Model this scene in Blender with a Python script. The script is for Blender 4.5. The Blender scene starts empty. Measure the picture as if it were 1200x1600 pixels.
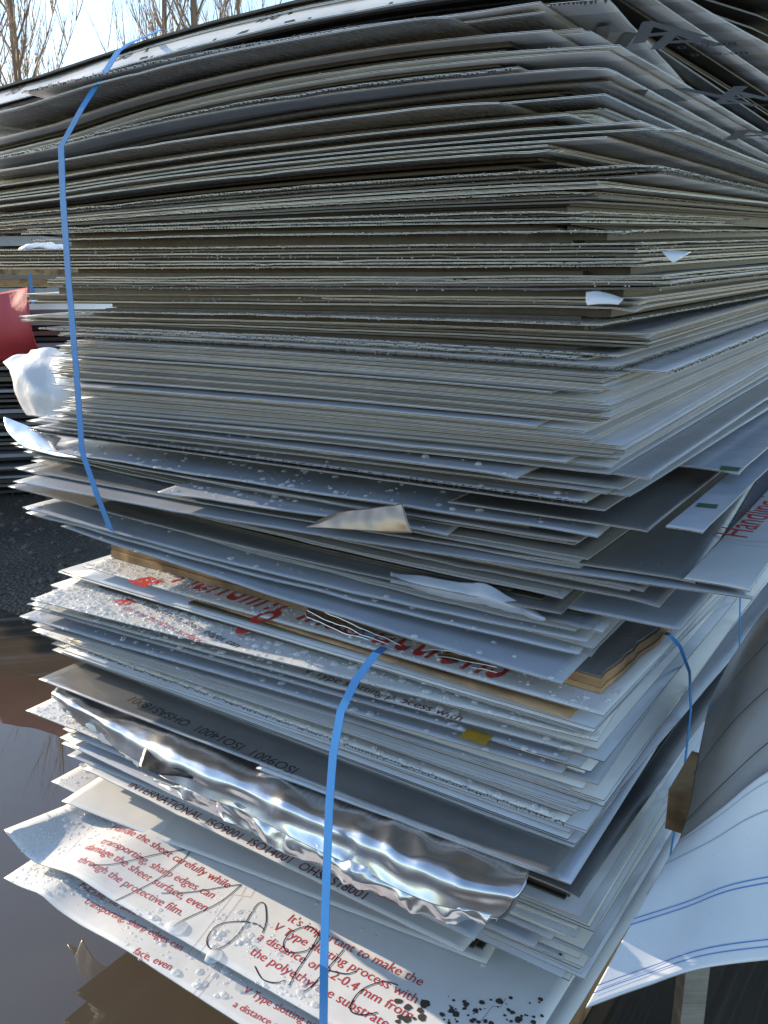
import bpy, math, random
from math import radians, sin, cos, tan, atan2, pi, sqrt, exp, floor
from mathutils import Vector, noise
random.seed(11)
R = random.random
def U(a, b): return a + (b - a) * random.random()
scene = bpy.context.scene
col = scene.collection

# ------------------------------------------------------------------ camera, sky, sun, exposure
CAM_H = 1.5; PITCH = radians(15); FOC = 1380.0
cam = bpy.data.cameras.new('camera'); cam_o = bpy.data.objects.new('camera', cam); col.objects.link(cam_o)
cam_o.location = (0, 0, CAM_H); cam_o.rotation_euler = (radians(75), 0, 0)
cam.sensor_fit = 'VERTICAL'; cam.sensor_height = 36; cam.lens = 36 * FOC / 1600
cam.clip_start = .05; cam.clip_end = 2000
scene.camera = cam_o
SUN_AZ = -55.0; SUN_EL = 17.0
world = bpy.data.worlds.new('World'); scene.world = world; world.use_nodes = True
wn = world.node_tree; wn.nodes.clear()
sky = wn.nodes.new('ShaderNodeTexSky'); sky.sky_type = 'NISHITA'; sky.sun_disc = False
sky.sun_elevation = radians(SUN_EL); sky.sun_rotation = radians(SUN_AZ)
sky.air_density = 1.0; sky.dust_density = 0.3; sky.ozone_density = 1.5
bg = wn.nodes.new('ShaderNodeBackground'); bg.inputs[1].default_value = .12
wo = wn.nodes.new('ShaderNodeOutputWorld')
wn.links.new(sky.outputs[0], bg.inputs[0]); wn.links.new(bg.outputs[0], wo.inputs[0])
sun = bpy.data.lights.new('sun', 'SUN'); sun.energy = 3.2; sun.angle = radians(.5); sun.color = (1, .83, .62)
sun_o = bpy.data.objects.new('sun', sun); col.objects.link(sun_o)
sd = Vector((sin(radians(SUN_AZ)) * cos(radians(SUN_EL)), cos(radians(SUN_AZ)) * cos(radians(SUN_EL)), sin(radians(SUN_EL))))
sun_o.rotation_euler = sd.to_track_quat('Z', 'Y').to_euler(); sun_o.location = sd * 30
scene.view_settings.view_transform = 'Standard'; scene.view_settings.look = 'None'
scene.view_settings.gamma = 1; scene.view_settings.exposure = 1.4
scene.view_settings.use_curve_mapping = False

# ------------------------------------------------------------------ geometry helpers
def ray(px, py):
    x = (px - 600) / FOC; y = -(py - 800) / FOC
    return Vector((x, cos(PITCH) + y * sin(PITCH), -sin(PITCH) + y * cos(PITCH)))
def atz(px, py, z):
    d = ray(px, py); return Vector((0, 0, CAM_H)) + d * ((z - CAM_H) / d.z)
def aty(px, py, Y):
    d = ray(px, py); return Vector((0, 0, CAM_H)) + d * (Y / d.y)
def y2z(py, Y):
    a = (800 - py) / FOC
    return CAM_H + Y * (a * cos(PITCH) - sin(PITCH)) / (cos(PITCH) + a * sin(PITCH))
def projx(p):
    return 600 + FOC * p[0] / (p[1] * cos(PITCH) - (p[2] - CAM_H) * sin(PITCH))
def interp(x, xs, ys):
    if x <= xs[0]: return ys[0]
    for i in range(1, len(xs)):
        if x <= xs[i]:
            f = (x - xs[i-1]) / (xs[i] - xs[i-1]); return ys[i-1] * (1 - f) + ys[i] * f
    return ys[-1]
def link(name, verts, faces, mats, midx=None, parent=None, smooth=False, loc=None, rotz=0, uvs=None):
    me = bpy.data.meshes.new(name); me.from_pydata([tuple(v) for v in verts], [], faces)
    if not isinstance(mats, (list, tuple)): mats = [mats]
    for m in mats: me.materials.append(m)
    if midx: me.polygons.foreach_set('material_index', midx)
    if smooth is True: me.polygons.foreach_set('use_smooth', [True] * len(faces))
    elif smooth: me.polygons.foreach_set('use_smooth', smooth)
    me.update()
    o = bpy.data.objects.new(name, me); col.objects.link(o)
    if loc is not None: o.location = loc
    o.rotation_euler = (0, 0, rotz)
    if parent: o.parent = parent
    return o
def tag(o, label=None, cat=None, group=None, kind=None):
    if label: o['label'] = label
    if cat: o['category'] = cat
    if group: o['group'] = group
    if kind: o['kind'] = kind
    return o
def empty(name, loc=(0, 0, 0)):
    o = bpy.data.objects.new(name, None); o.location = loc; o.empty_display_size = .05; col.objects.link(o); return o
def catmull(P, t):
    n = len(P) - 1; t = max(0, min(n - 1e-6, t)); i = int(t); f = t - i
    p0 = P[max(0, i-1)]; p1 = P[i]; p2 = P[i+1]; p3 = P[min(n, i+2)]
    return .5 * ((2 * p1) + (p2 - p0) * f + (2 * p0 - 5 * p1 + 4 * p2 - p3) * f * f + (3 * p1 - p0 - 3 * p2 + p3) * f * f * f)
def patch(name, rows, nu, nv, th, mats, parent=None, wob=0, wscale=8, hole=None, smooth=True, org=None, seed=0, crease=0):
    """thick curved sheet through a grid of control points: rows[j][i] world points"""
    org = Vector(org) if org is not None else rows[0][0].copy()
    P = []
    for j in range(nv + 1):
        rr = [catmull([row[i] for row in rows], j / nv * (len(rows) - 1)) for i in range(len(rows[0]))]
        P.append([catmull(rr, i / nu * (len(rr) - 1)) for i in range(nu + 1)])
    N = [[None] * (nu + 1) for _ in range(nv + 1)]
    for j in range(nv + 1):
        for i in range(nu + 1):
            a = P[j][min(nu, i+1)] - P[j][max(0, i-1)]; b = P[min(nv, j+1)][i] - P[max(0, j-1)][i]
            n = a.cross(b); n = n.normalized() if n.length > 1e-9 else Vector((0, 0, 1)); N[j][i] = n
    mid = N[nv // 2][nu // 2]
    if mid.dot(Vector((0, 0, CAM_H)) - P[nv // 2][nu // 2]) < 0: N = [[-q for q in r] for r in N]
    if wob:
        for j in range(nv + 1):
            for i in range(nu + 1):
                q = P[j][i] * wscale + Vector((seed, 0, 0))
                w_ = noise.noise(q) + .4 * noise.noise(q * 2.7)
                if crease: w_ = w_ * (1 - crease) + crease * (.8 - 2.2 * abs(noise.noise(q * 1.3 + Vector((7, 0, 0)))) - 1.2 * abs(noise.noise(q * 2.9)) + .08 * noise.noise(q * 9))
                P[j][i] = P[j][i] + N[j][i] * wob * w_
    V = []; F = []; M = []
    W = nu + 1; K = W * (nv + 1)
    for j in range(nv + 1):
        for i in range(W): V.append(P[j][i] - org)
    for j in range(nv + 1):
        for i in range(W): V.append(P[j][i] - N[j][i] * th - org)
    keep = {}
    for j in range(nv):
        for i in range(nu):
            keep[i, j] = not (hole and hole((i + .5) / nu, (j + .5) / nv))
    for (i, j), k in keep.items():
        if not k: continue
        a = j * W + i
        F.append((a, a+1, a+W+1, a+W)); M.append(0)
        F.append((K+a, K+a+W, K+a+W+1, K+a+1)); M.append(1)
        for di, dj, e in ((-1, 0, (a+W, a)), (1, 0, (a+1, a+W+1)), (0, -1, (a, a+1)), (0, 1, (a+W+1, a+W))):
            if not keep.get((i+di, j+dj), False):
                F.append((e[1], e[0], K+e[0], K+e[1])); M.append(2)
    return link(name, V, F, mats, M, parent, smooth=[m < 2 for m in M], loc=org)
def box(V, F, c, sx, sy, sz, ax=None, ay=None, az=None):
    ax = ax or Vector((1, 0, 0)); ay = ay or Vector((0, 1, 0)); az = az or Vector((0, 0, 1)); b = len(V)
    for k in (-1, 1):
        for j in (-1, 1):
            for i in (-1, 1): V.append(Vector(c) + ax * (i * sx / 2) + ay * (j * sy / 2) + az * (k * sz / 2))
    for f in ((0, 2, 3, 1), (4, 5, 7, 6), (0, 1, 5, 4), (2, 6, 7, 3), (0, 4, 6, 2), (1, 3, 7, 5)): F.append(tuple(b + q for q in f))
def tube(V, F, pts, rads, n=4):
    b = len(V)
    for k, p in enumerate(pts):
        d = (pts[min(k+1, len(pts)-1)] - pts[max(k-1, 0)]).normalized()
        a = d.cross(Vector((.3, .9, .1))).normalized(); c = d.cross(a)
        for i in range(n):
            t = 2 * pi * i / n; V.append(p + (a * cos(t) + c * sin(t)) * rads[k])
    for k in range(len(pts) - 1):
        for i in range(n):
            i2 = (i + 1) % n; F.append((b+k*n+i, b+k*n+i2, b+(k+1)*n+i2, b+(k+1)*n+i))
def ribbon(name, pts, w, wdir, nrm, th, mat, parent=None):
    """flat strap with thickness; wdir/nrm may be lists"""
    V = []; F = []; org = pts[0].copy()
    for k, p in enumerate(pts):
        wd = wdir[k] if isinstance(wdir, list) else wdir; nn = nrm[k] if isinstance(nrm, list) else nrm
        for a, b in ((-1, 0), (1, 0), (1, 1), (-1, 1)): V.append(p + wd * (a * w / 2) + nn * (b * th) - org)
    for k in range(len(pts) - 1):
        for i in range(4):
            i2 = (i + 1) % 4; F.append((k*4+i, k*4+i2, k*4+4+i2, k*4+4+i))
    F.append((3, 2, 1, 0)); e = (len(pts) - 1) * 4; F.append((e, e+1, e+2, e+3))
    return link(name, V, F, mat, loc=org, parent=parent)

# ------------------------------------------------------------------ materials
class NT:
    def __init__(s, name):
        s.m = bpy.data.materials.new(name); s.m.use_nodes = True; s.t = s.m.node_tree; s.b = s.t.nodes['Principled BSDF']
    def n(s, typ, **kw):
        x = s.t.nodes.new(typ)
        for k, v in kw.items():
            if k.startswith('_'): x.inputs[int(k[1:])].default_value = v
            else: setattr(x, k, v)
        return x
    def l(s, a, b): s.t.links.new(a, b)
    def inp(s, k, v): s.b.inputs[k].default_value = v
    def coord(s, sc=(1, 1, 1), kind='Object'):
        tc = s.n('ShaderNodeTexCoord'); mp = s.n('ShaderNodeMapping'); mp.inputs['Scale'].default_value = sc
        s.l(tc.outputs[kind], mp.inputs[0]); return mp.outputs[0]
    def noise(s, vec, scale, detail=4, rough=.55):
        x = s.n('ShaderNodeTexNoise'); x.inputs['Scale'].default_value = scale; x.inputs['Detail'].default_value = detail
        x.inputs['Roughness'].default_value = rough; s.l(vec, x.inputs['Vector']); return x.outputs[0]
    def ramp(s, fac, stops):
        x = s.n('ShaderNodeValToRGB'); cr = x.color_ramp
        while len(cr.elements) < len(stops): cr.elements.new(.5)
        for e, (p, c) in zip(cr.elements, stops): e.position = p; e.color = (*c, 1) if len(c) == 3 else c
        s.l(fac, x.inputs[0]); return x.outputs[0]
    def mix(s, fac, a, b, mode='MIX'):
        x = s.n('ShaderNodeMix', data_type='RGBA', blend_type=mode)
        for k, v in ((0, fac), (6, a), (7, b)):
            if hasattr(v, 'links'): s.l(v, x.inputs[k])
            else: x.inputs[k].default_value = v if k == 0 else (*v, 1)
        return x.outputs[2]
    def bump(s, h, strength, dist):
        x = s.n('ShaderNodeBump'); x.inputs['Strength'].default_value = strength; x.inputs['Distance'].default_value = dist
        s.l(h, x.inputs['Height']); s.l(x.outputs[0], s.b.inputs['Normal'])
def rnd_val(m, lo, hi):
    oi = m.n('ShaderNodeObjectInfo'); mr = m.n('ShaderNodeMapRange'); m.l(oi.outputs['Random'], mr.inputs[0])
    mr.inputs[3].default_value = lo; mr.inputs[4].default_value = hi; return mr.outputs[0]
def sheet_mat(name, c, rough, metal=0, dirt=.35, spec=.5, bands=False, dark=(.05, .045, .04), wav=.0012, coat=0, lo=.8, hi=1.15):
    m = NT(name); v = m.coord()
    n1 = m.noise(v, 5, 6, .6); n2 = m.noise(m.coord((2, 60, 2)), 4, 3); n3 = m.noise(v, 90, 3)
    basec = m.mix(m.ramp(n1, [(.42, (0, 0, 0)), (.75, (dirt,) * 3)]), c, dark)
    basec = m.mix(m.ramp(n3, [(.66, (0, 0, 0)), (.74, (dirt * .8,) * 3)]), basec, dark)
    if bands:
        wv = m.n('ShaderNodeTexWave', wave_type='BANDS', bands_direction='X'); wv.inputs['Scale'].default_value = 1.3
        m.l(v, wv.inputs[0])
        basec = m.mix(m.ramp(wv.outputs[1], [(.54, (0, 0, 0)), (.57, (.6,) * 3)]), basec, [x * .42 for x in c])
    hv = m.n('ShaderNodeHueSaturation'); m.l(basec, hv.inputs['Color']); m.l(rnd_val(m, lo, hi), hv.inputs['Value'])
    m.l(hv.outputs[0], m.b.inputs['Base Color'])
    rr = m.n('ShaderNodeMapRange'); m.l(n2, rr.inputs[0]); rr.inputs[3].default_value = rough * .85; rr.inputs[4].default_value = rough * 1.2
    m.l(rr.outputs[0], m.b.inputs['Roughness'])
    m.inp('Metallic', metal); m.inp('Specular IOR Level', spec)
    if coat: m.inp('Coat Weight', coat); m.inp('Coat Roughness', .12)
    m.bump(m.noise(v, 7, 2), .35, wav * 8)
    return m.m
def simple(name, c, rough=.5, metal=0, spec=.5, var=0, scale=30, bump=0, bscale=60):
    m = NT(name); v = m.coord()
    if var:
        n = m.noise(v, scale, 5)
        cc = m.mix(n, [x * (1 - var) for x in c], [min(1, x * (1 + var)) for x in c]); m.l(cc, m.b.inputs['Base Color'])
    else: m.inp('Base Color', (*c, 1))
    m.inp('Roughness', rough); m.inp('Metallic', metal); m.inp('Specular IOR Level', spec)
    if bump: m.bump(m.noise(v, bscale, 4), 1, bump)
    return m.m
M = {}
M['film'] = sheet_mat('pale_blue_grey_film', (.47, .505, .575), .20, dirt=.18)
M['white'] = sheet_mat('white_printed_film', (.66, .66, .65), .3, dirt=.12)
M['grey'] = sheet_mat('grey_coated_face', (.30, .32, .36), .24, dirt=.25)
M['bare'] = sheet_mat('bare_aluminium_face', (.42, .43, .44), .3, metal=.75, dirt=.3)
M['dark'] = sheet_mat('dark_grey_coated_face', (.16, .16, .16), .25, dirt=.3)
M['under'] = sheet_mat('dull_grey_underside', (.46, .445, .42), .26, metal=.55, dirt=.5)
M['print_under'] = sheet_mat('grey_underside_film_with_bands', (.70, .67, .65), .3, dirt=.15, bands=True, lo=.95, hi=1.05)
M['mirror'] = sheet_mat('bright_bare_metal', (.82, .83, .85), .24, metal=1, dirt=.12, wav=.003)
M['alu'] = simple('cut_aluminium_skin_edge', (.88, .89, .91), .3, .5, var=.25, scale=80)
M['alu_dull'] = simple('dull_wet_edge', (.20, .19, .175), .4, .4, var=.5, scale=50)
M['core'] = simple('black_plastic_core', (.045, .043, .04), .6, var=.6, scale=200)
M['core_pale'] = simple('grey_plastic_core', (.09, .088, .082), .6, var=.35, scale=150)
M['ink_red'] = simple('red_ink', (.52, .04, .03), .45)
M['ink_dark'] = simple('dark_grey_ink', (.035, .033, .032), .5)
M['ink_maroon'] = simple('maroon_ink', (.16, .02, .03), .45)
M['ink_shade_black'] = simple('black_marker_and_tear_shade', (.012, .012, .015), .35)
M['ink_blue'] = simple('blue_line_ink', (.10, .22, .52), .45)
M['ink_green'] = simple('green_tape', (.025, .09, .04), .5)
M['ink_gold'] = simple('gold_tape', (.42, .25, .03), .4, var=.3)
M['strap'] = simple('blue_plastic_strap', (.04, .25, .62), .38, var=.12, scale=12, bump=.0004, bscale=300)
M['red_film'] = simple('red_protective_film', (.50, .05, .06), .6, var=.2, scale=3, bump=.01, bscale=4)
M['brownish'] = sheet_mat('white_face_brown_reflection', (.33, .31, .29), .22, dirt=.3)  # white curved sheet's upper part, brown ground reflection painted into the colour
M['ink_soft'] = simple('soft_grey_print', (.26, .24, .22), .45)
M['ink_faint'] = simple('faint_blue_ink', (.28, .34, .45), .45)
M['rust'] = simple('dark_stack_edges', (.03, .03, .03), .5, var=.5, scale=8)
M['stone'] = simple('gravel_stone', (.10, .085, .07), .7, var=.5, scale=14, bump=.004, bscale=60)
M['mud'] = simple('mud_spot', (.05, .042, .033), .6, var=.4, scale=60)
def wood_mat(name, c1, c2):
    m = NT(name); v = m.coord((1, 1, 1)); g = m.noise(m.coord((3, 3, 60)), 3, 6, .7); g2 = m.noise(v, 6, 4)
    cc = m.mix(m.ramp(g, [(.3, (0,) * 3), (.7, (1,) * 3)]), c1, c2)
    cc = m.mix(m.ramp(g2, [(.45, (0,) * 3), (.62, (.75,) * 3)]), cc, (.06, .035, .02))
    m.l(cc, m.b.inputs['Base Color']); m.inp('Roughness', .65); m.bump(g, .6, .002); return m.m
M['wood'] = wood_mat('raw_wood_edge', (.52, .30, .13), (.34, .17, .07))
M['wood_dark'] = wood_mat('stained_wood_edge', (.44, .26, .12), (.24, .13, .06))
M['inner'] = simple('shaded_inner_edges', (.075, .068, .056), .5, .3, var=.5, scale=40)  # dark tone puts the shade of the gaps into the filler colour
M['tan'] = wood_mat('tan_board_edge', (.48, .31, .15), (.36, .21, .1))
m = NT('clear_water_drop'); m.inp('Base Color', (.86, .89, .93, 1)); m.inp('Alpha', .38); m.inp('Roughness', .04); m.inp('Specular IOR Level', 1.0); m.inp('Coat Weight', 1.0); m.inp('Coat Roughness', .03); M['drop'] = m.m
m = NT('hanging_water_bead'); m.inp('Base Color', (.75, .78, .8, 1)); m.inp('Alpha', .7); m.inp('Roughness', .04); m.inp('Specular IOR Level', 1.0); m.inp('Coat Weight', 1.0); M['bead'] = m.m
m = NT('thin_rain_pool'); m.inp('Base Color', (.7, .75, .8, 1)); m.inp('Alpha', .10); m.inp('Roughness', .03); m.inp('Specular IOR Level', .8); m.inp('Coat Weight', 1.0); m.inp('Coat Roughness', .02); M['pool'] = m.m
m = NT('muddy_puddle_water'); v = m.coord(kind='Object')
nn = m.noise(v, 2.2, 4); m.l(m.mix(nn, (.05, .04, .03), (.10, .08, .058)), m.b.inputs['Base Color'])
m.inp('Roughness', .0); m.inp('IOR', 1.7); m.bump(m.noise(v, 2, 2), .02, .01); M['water'] = m.m
m = NT('wet_gravel_ground'); v = m.coord(kind='Object')
n1 = m.noise(v, 1.5, 6); n2 = m.noise(v, 55, 5, .7); vo = m.n('ShaderNodeTexVoronoi'); vo.inputs['Scale'].default_value = 45; m.l(v, vo.inputs['Vector'])
cc = m.mix(n2, (.035, .028, .02), (.16, .125, .09)); cc = m.mix(m.ramp(n1, [(.4, (0,) * 3), (.6, (.6,) * 3)]), cc, (.03, .025, .018))
m.l(cc, m.b.inputs['Base Color']); m.inp('Roughness', .55); m.bump(vo.outputs[0], .8, .02); M['ground'] = m.m
M['bark'] = simple('pale_bark', (.22, .16, .11), .8, var=.4, scale=3)
M['twig'] = simple('bare_twigs', (.27, .19, .13), .8, var=.3, scale=2)
M['tanmetal'] = simple('tan_flap_metal', (.34, .27, .21), .3, .7, var=.15, scale=12)  # even tan set directly in the metal colour of the flap
M['grey_wood'] = wood_mat('weathered_grey_wood', (.36, .33, .28), (.26, .23, .19))
M['frost'] = simple('crumpled_white_film', (.72, .74, .78), .3, var=.08, scale=4, bump=.004, bscale=18)
M['sheeting'] = sheet_mat('white_coated_face', (.66, .67, .68), .22, dirt=.1)

# ------------------------------------------------------------------ packs of sheets
TH = .0020
class Pack:
    def __init__(s, P0, azu, knots):
        s.P0 = Vector((P0[0], P0[1], 0)); s.au = radians(azu); s.av = s.au + pi / 2
        s.u = Vector((sin(s.au), cos(s.au), 0)); s.v = Vector((sin(s.av), cos(s.av), 0))
        s.Sl = s.solve(130, s.u); s.Sm = s.solve(450, s.u); s.Tr = s.solve(1190, s.v)
        pl = s.P0 + s.u * s.Sl; pm = s.P0 + s.u * s.Sm; pr = s.P0 + s.v * s.Tr
        k = []
        for a, b, c, d in knots:
            def col(p, y):
                for _ in range(6):
                    z = y2z(y, p.y); x = projx((p.x, p.y, z))
                    y = c + (b - c) * (x - 130) / 320 if x < 450 else b + (a - b) * (x - 450) / 430
                return y2z(y, p.y)
            k.append((y2z(a, s.P0.y), col(pm, b), col(pl, c), y2z(d, pr.y)))
        k.sort(); s.kz = [q[0] for q in k]; s.km = [q[1] - q[0] for q in k]; s.kl = [q[2] - q[0] for q in k]; s.kr = [q[3] - q[0] for q in k]
    def solve(s, px, d, z=1.2):
        a, b = 0, 6
        for _ in range(40):
            m_ = (a + b) / 2; p = s.P0 + d * m_; p.z = z
            if (projx(p) < px) == (px < 800): b = m_
            else: a = m_
        return a
    def Z(s, zc, S, T):
        dm = interp(zc, s.kz, s.km); dl = interp(zc, s.kz, s.kl); dr = interp(zc, s.kz, s.kr)
        x = max(-.25, min(s.Sl, S)); a, b = s.Sm, s.Sl
        A = (dl - dm) / (b - a) * max(0, min(.6, S - b)) * .9 + dm * x * (x - b) / (a * (a - b)) + dl * x * (x - a) / (b * (b - a))
        t = max(-.3, min(s.Tr * 1.25, T)); B = dr * t / s.Tr
        return zc + A + B
    def ST(s, p):
        q = Vector((p[0], p[1], 0)) - s.P0; return q.dot(s.u), q.dot(s.v)
    def auto_z(s, px, py):
        d = ray(px, py); h = Vector((d.x, d.y, 0)); k = s.P0.dot(h) / h.dot(h); return CAM_H + d.z * k
    def on(s, px, py, zc):
        z = zc
        for _ in range(12):
            p = atz(px, py, z); S, T = s.ST(p); z = .5 * z + .5 * s.Z(zc, S, T)
        p = atz(px, py, z); return p

UP = Pack((.32, 1.31), -57, [(-110, -12, 86, -55), (-70, 6, 100, 70), (-45, 20, 120, 150), (0, 80, 158, 205), (50, 100, 188, 228), (100, 154, 222, 247), (148, 203, 253, 266),
    (218, 258, 300, 292), (275, 308, 335, 313), (345, 353, 362, 350), (395, 398, 400, 384), (438, 440, 440, 415), (492, 483, 480, 448), (565, 533, 518, 485),
    (632, 590, 568, 524), (716, 668, 640, 574), (765, 706, 670, 615), (845, 768, 712, 660), (920, 825, 750, 705), (990, 880, 785, 745), (1060, 915, 812, 790)])
LP = Pack((.315, 1.215), -56, [(1115, 990, 868, 880), (1700, 1480, 1310, 1250)])
LP.kz = [.2, .9]; LP.km = [0, 0]; LP.kl = [0, 0]; LP.kr = [0, 0]

ALL = []
class Sheet: pass
def sawtooth_noise(x, k): return abs((x * k + .37 * noise.noise(Vector((x * 9, k, 0)))) % 1 - .5) * 2
def make_sheet(pack, zc, corner, Lu, Lv, rot, top, under, label, group=None, wav=.0008, core='core', curl=None, ns=16, nt=9, name='metal_sheet', ragged=0, cat='metal sheet', skin='alu'):
    """corner: world xy Vector; sheet spans Lu along u and Lv along v (rot degrees)"""
    au = pack.au + radians(rot); av = au + pi / 2
    u = Vector((sin(au), cos(au), 0)); v = Vector((sin(av), cos(av), 0))
    sh = Sheet(); sh.pack = pack; sh.zc = zc; sh.c = Vector((corner[0], corner[1], 0)); sh.u = u; sh.v = v; sh.Lu = Lu; sh.Lv = Lv
    ph = U(0, 100); f1 = U(3, 7); f2 = U(8, 16)
    def zz(s, t):
        p = sh.c + u * s + v * t; S, T = pack.ST(p); z = pack.Z(zc, S, T)
        z += wav * (noise.noise(Vector((s * f1, t * f1, ph))) + .4 * noise.noise(Vector((s * f2, t * f2, ph + 9))))
        if curl: z += curl(s, t)
        return z
    sh.z = zz
    z0 = zz(0, 0); org = Vector((sh.c.x, sh.c.y, z0))
    # local x = v (t), local y = u (s)
    ss = [Lu * (i / ns) for i in range(ns + 1)]
    tt = [Lv * ((j / nt) ** 1.7) for j in range(nt + 1)]
    V = []; F = []; MI = []
    W = ns + 1
    def rg(s, t): return ragged * (noise.noise(Vector((s * 25, t * 25, ph)))) if ragged else 0
    for lay in (0, 1):
        for t in tt:
            for s in ss:
                x = t + (rg(s, 0) if t == 0 else 0); y = s + (rg(0, t) if s == 0 else 0)
                V.append((x, y, zz(s, t) - z0 - lay * TH))
    K = W * (nt + 1)
    for j in range(nt):
        for i in range(ns):
            a = j * W + i
            F.append((a, a + W, a + W + 1, a + 1)); MI.append(0)
            F.append((K + a, K + a + 1, K + a + W + 1, K + a + W)); MI.append(1)
    loop = [i for i in range(W)] + [j * W + ns for j in range(1, nt + 1)] + [nt * W + i for i in range(ns - 1, -1, -1)] + [j * W for j in range(nt - 1, 0, -1)]
    base = len(V); n = len(loop)
    for q in loop: x, y, z = V[q]; V.append((x, y, z - TH * .2))
    for q in loop: x, y, z = V[q]; V.append((x, y, z - TH * .8))
    for i in range(n):
        i2 = (i + 1) % n; a, b = loop[i], loop[i2]
        F.append((a, b, base + i2, base + i)); MI.append(2)
        F.append((base + i, base + i2, base + n + i2, base + n + i)); MI.append(3)
        F.append((base + n + i, base + n + i2, K + b, K + a)); MI.append(2)
    o = link(name, V, F, [M[top], M[under], M[skin], M[core]], MI, smooth=[m_ < 2 for m_ in MI], loc=org, rotz=atan2(v.y, v.x))
    sh.o = o; sh.org = org
    tag(o, label, cat, group); ALL.append(sh); return sh
def loc_of(sh, s, t, lift=.0004, under=False):
    z = sh.z(s, t) - sh.org.z; return Vector((t, s, z - TH - max(lift, .0016) if under else z + lift))
def px_st(sh, px, py):
    z = sh.org.z
    for _ in range(10):
        p = atz(px, py, z) - sh.c; p.z = 0; s, t = p.dot(sh.u), p.dot(sh.v); z = .4 * z + .6 * sh.z(s, t)
    return s, t
def corner_px(pack, px, py, zc=None):
    if zc is None: zc = pack.auto_z(px, py)
    if abs(py - 430) < 90:
        k = pack.auto_z(px, py); d = ray(px, py); h = Vector((d.x, d.y, 0)); p = h * (pack.P0.dot(h) / h.dot(h)); return zc, p
    return zc, pack.on(px, py, zc)

# decals on a sheet -----------------------------------------------------------
_txt = {}
def text_geo(string, bold=False):
    key = (string, bold)
    if key in _txt: return _txt[key]
    cu = bpy.data.curves.new('txt', 'FONT'); cu.body = string; cu.size = 1; cu.resolution_u = 3; cu.offset = .012 if bold else 0
    o = bpy.data.objects.new('txt', cu); col.objects.link(o)
    dg = bpy.context.evaluated_depsgraph_get(); me = bpy.data.meshes.new_from_object(o.evaluated_get(dg))
    V = [v.co.copy() for v in me.vertices]; F = [tuple(p.vertices) for p in me.polygons]
    bpy.data.objects.remove(o); bpy.data.curves.remove(cu); bpy.data.meshes.remove(me)
    _txt[key] = (V, F); return V, F
def text_on(sh, string, size, s, t, mat, ang=0, side=1, flip=False, wid=1.0, name='printed_text', bold=False, parent=None):
    """baseline starts at (s,t), runs along -u (towards the corner) turned by ang; up = +v on top, -v underneath"""
    V, F = text_geo(string, bold); a = radians(ang); out = []
    for c in V:
        x = c.x * size * wid; y = c.y * size
        if flip: x, y = -x, -y
        xr = x * cos(a) - y * sin(a); yr = x * sin(a) + y * cos(a)
        out.append(loc_of(sh, s - xr, t + yr * side, .0005, side < 0))
    o = link(name, out, F, M[mat], parent=sh.o)
    return o
def line_on(sh, pts_st, w, mat, name='printed_line', n=6, under=False, smooth_curve=False, lift=.0005):
    P = [Vector((a, b, 0)) for a, b in pts_st]
    if smooth_curve: P = [catmull(P, i / (n * (len(P) - 1)) * (len(P) - 1)) for i in range(n * (len(P) - 1) + 1)]
    else:
        Q = []
        for a, b in zip(P, P[1:]): Q += [a.lerp(b, i / n) for i in range(n)]
        P = Q + [P[-1]]
    V = []; F = []
    for k, p in enumerate(P):
        d = (P[min(k+1, len(P)-1)] - P[max(k-1, 0)]).normalized(); q = Vector((-d.y, d.x, 0)) * w / 2
        for e in (p - q, p + q): V.append(loc_of(sh, e.x, e.y, lift, under))
    for k in range(len(P) - 1): F.append((2*k, 2*k+1, 2*k+3, 2*k+2))
    return link(name, V, F, M[mat], parent=sh.o)
def px_line(sh, pts, w, mat, **k): return line_on(sh, [px_st(sh, *p) for p in pts], w, mat, **k)
def beads(sh, n, side='front'):
    V = []; F = []; L = sh.Lu if side == 'front' else min(1.4, sh.Lv); x = 0
    cl = [U(0, L) for _ in range(4)]
    for _ in range(n):
        x = random.choice(cl) + random.gauss(0, .12) if R() < .7 else U(0, L)
        if not 0 < x < L: continue
        r = .0005 + .0011 * R() ** 2; p = loc_of(sh, x, -.0004, 0) if side == 'front' else loc_of(sh, -.0004, x, 0)
        p = p + Vector((0, 0, random.choice((r * .5, -TH - r * .6)))); b = len(V)
        V.append(p + Vector((0, 0, r)))
        for i in range(5): V.append(p + Vector((cos(i * 1.257) * r, sin(i * 1.257) * r, 0)))
        V.append(p - Vector((0, 0, r * 1.2)))
        for i in range(5): i2 = (i + 1) % 5; F.append((b, b+1+i, b+1+i2)); F.append((b+6, b+1+i2, b+1+i))
    if F: o = link('water_beads', V, F, M['bead'], parent=sh.o, smooth=True); o['kind'] = 'stuff'
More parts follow.
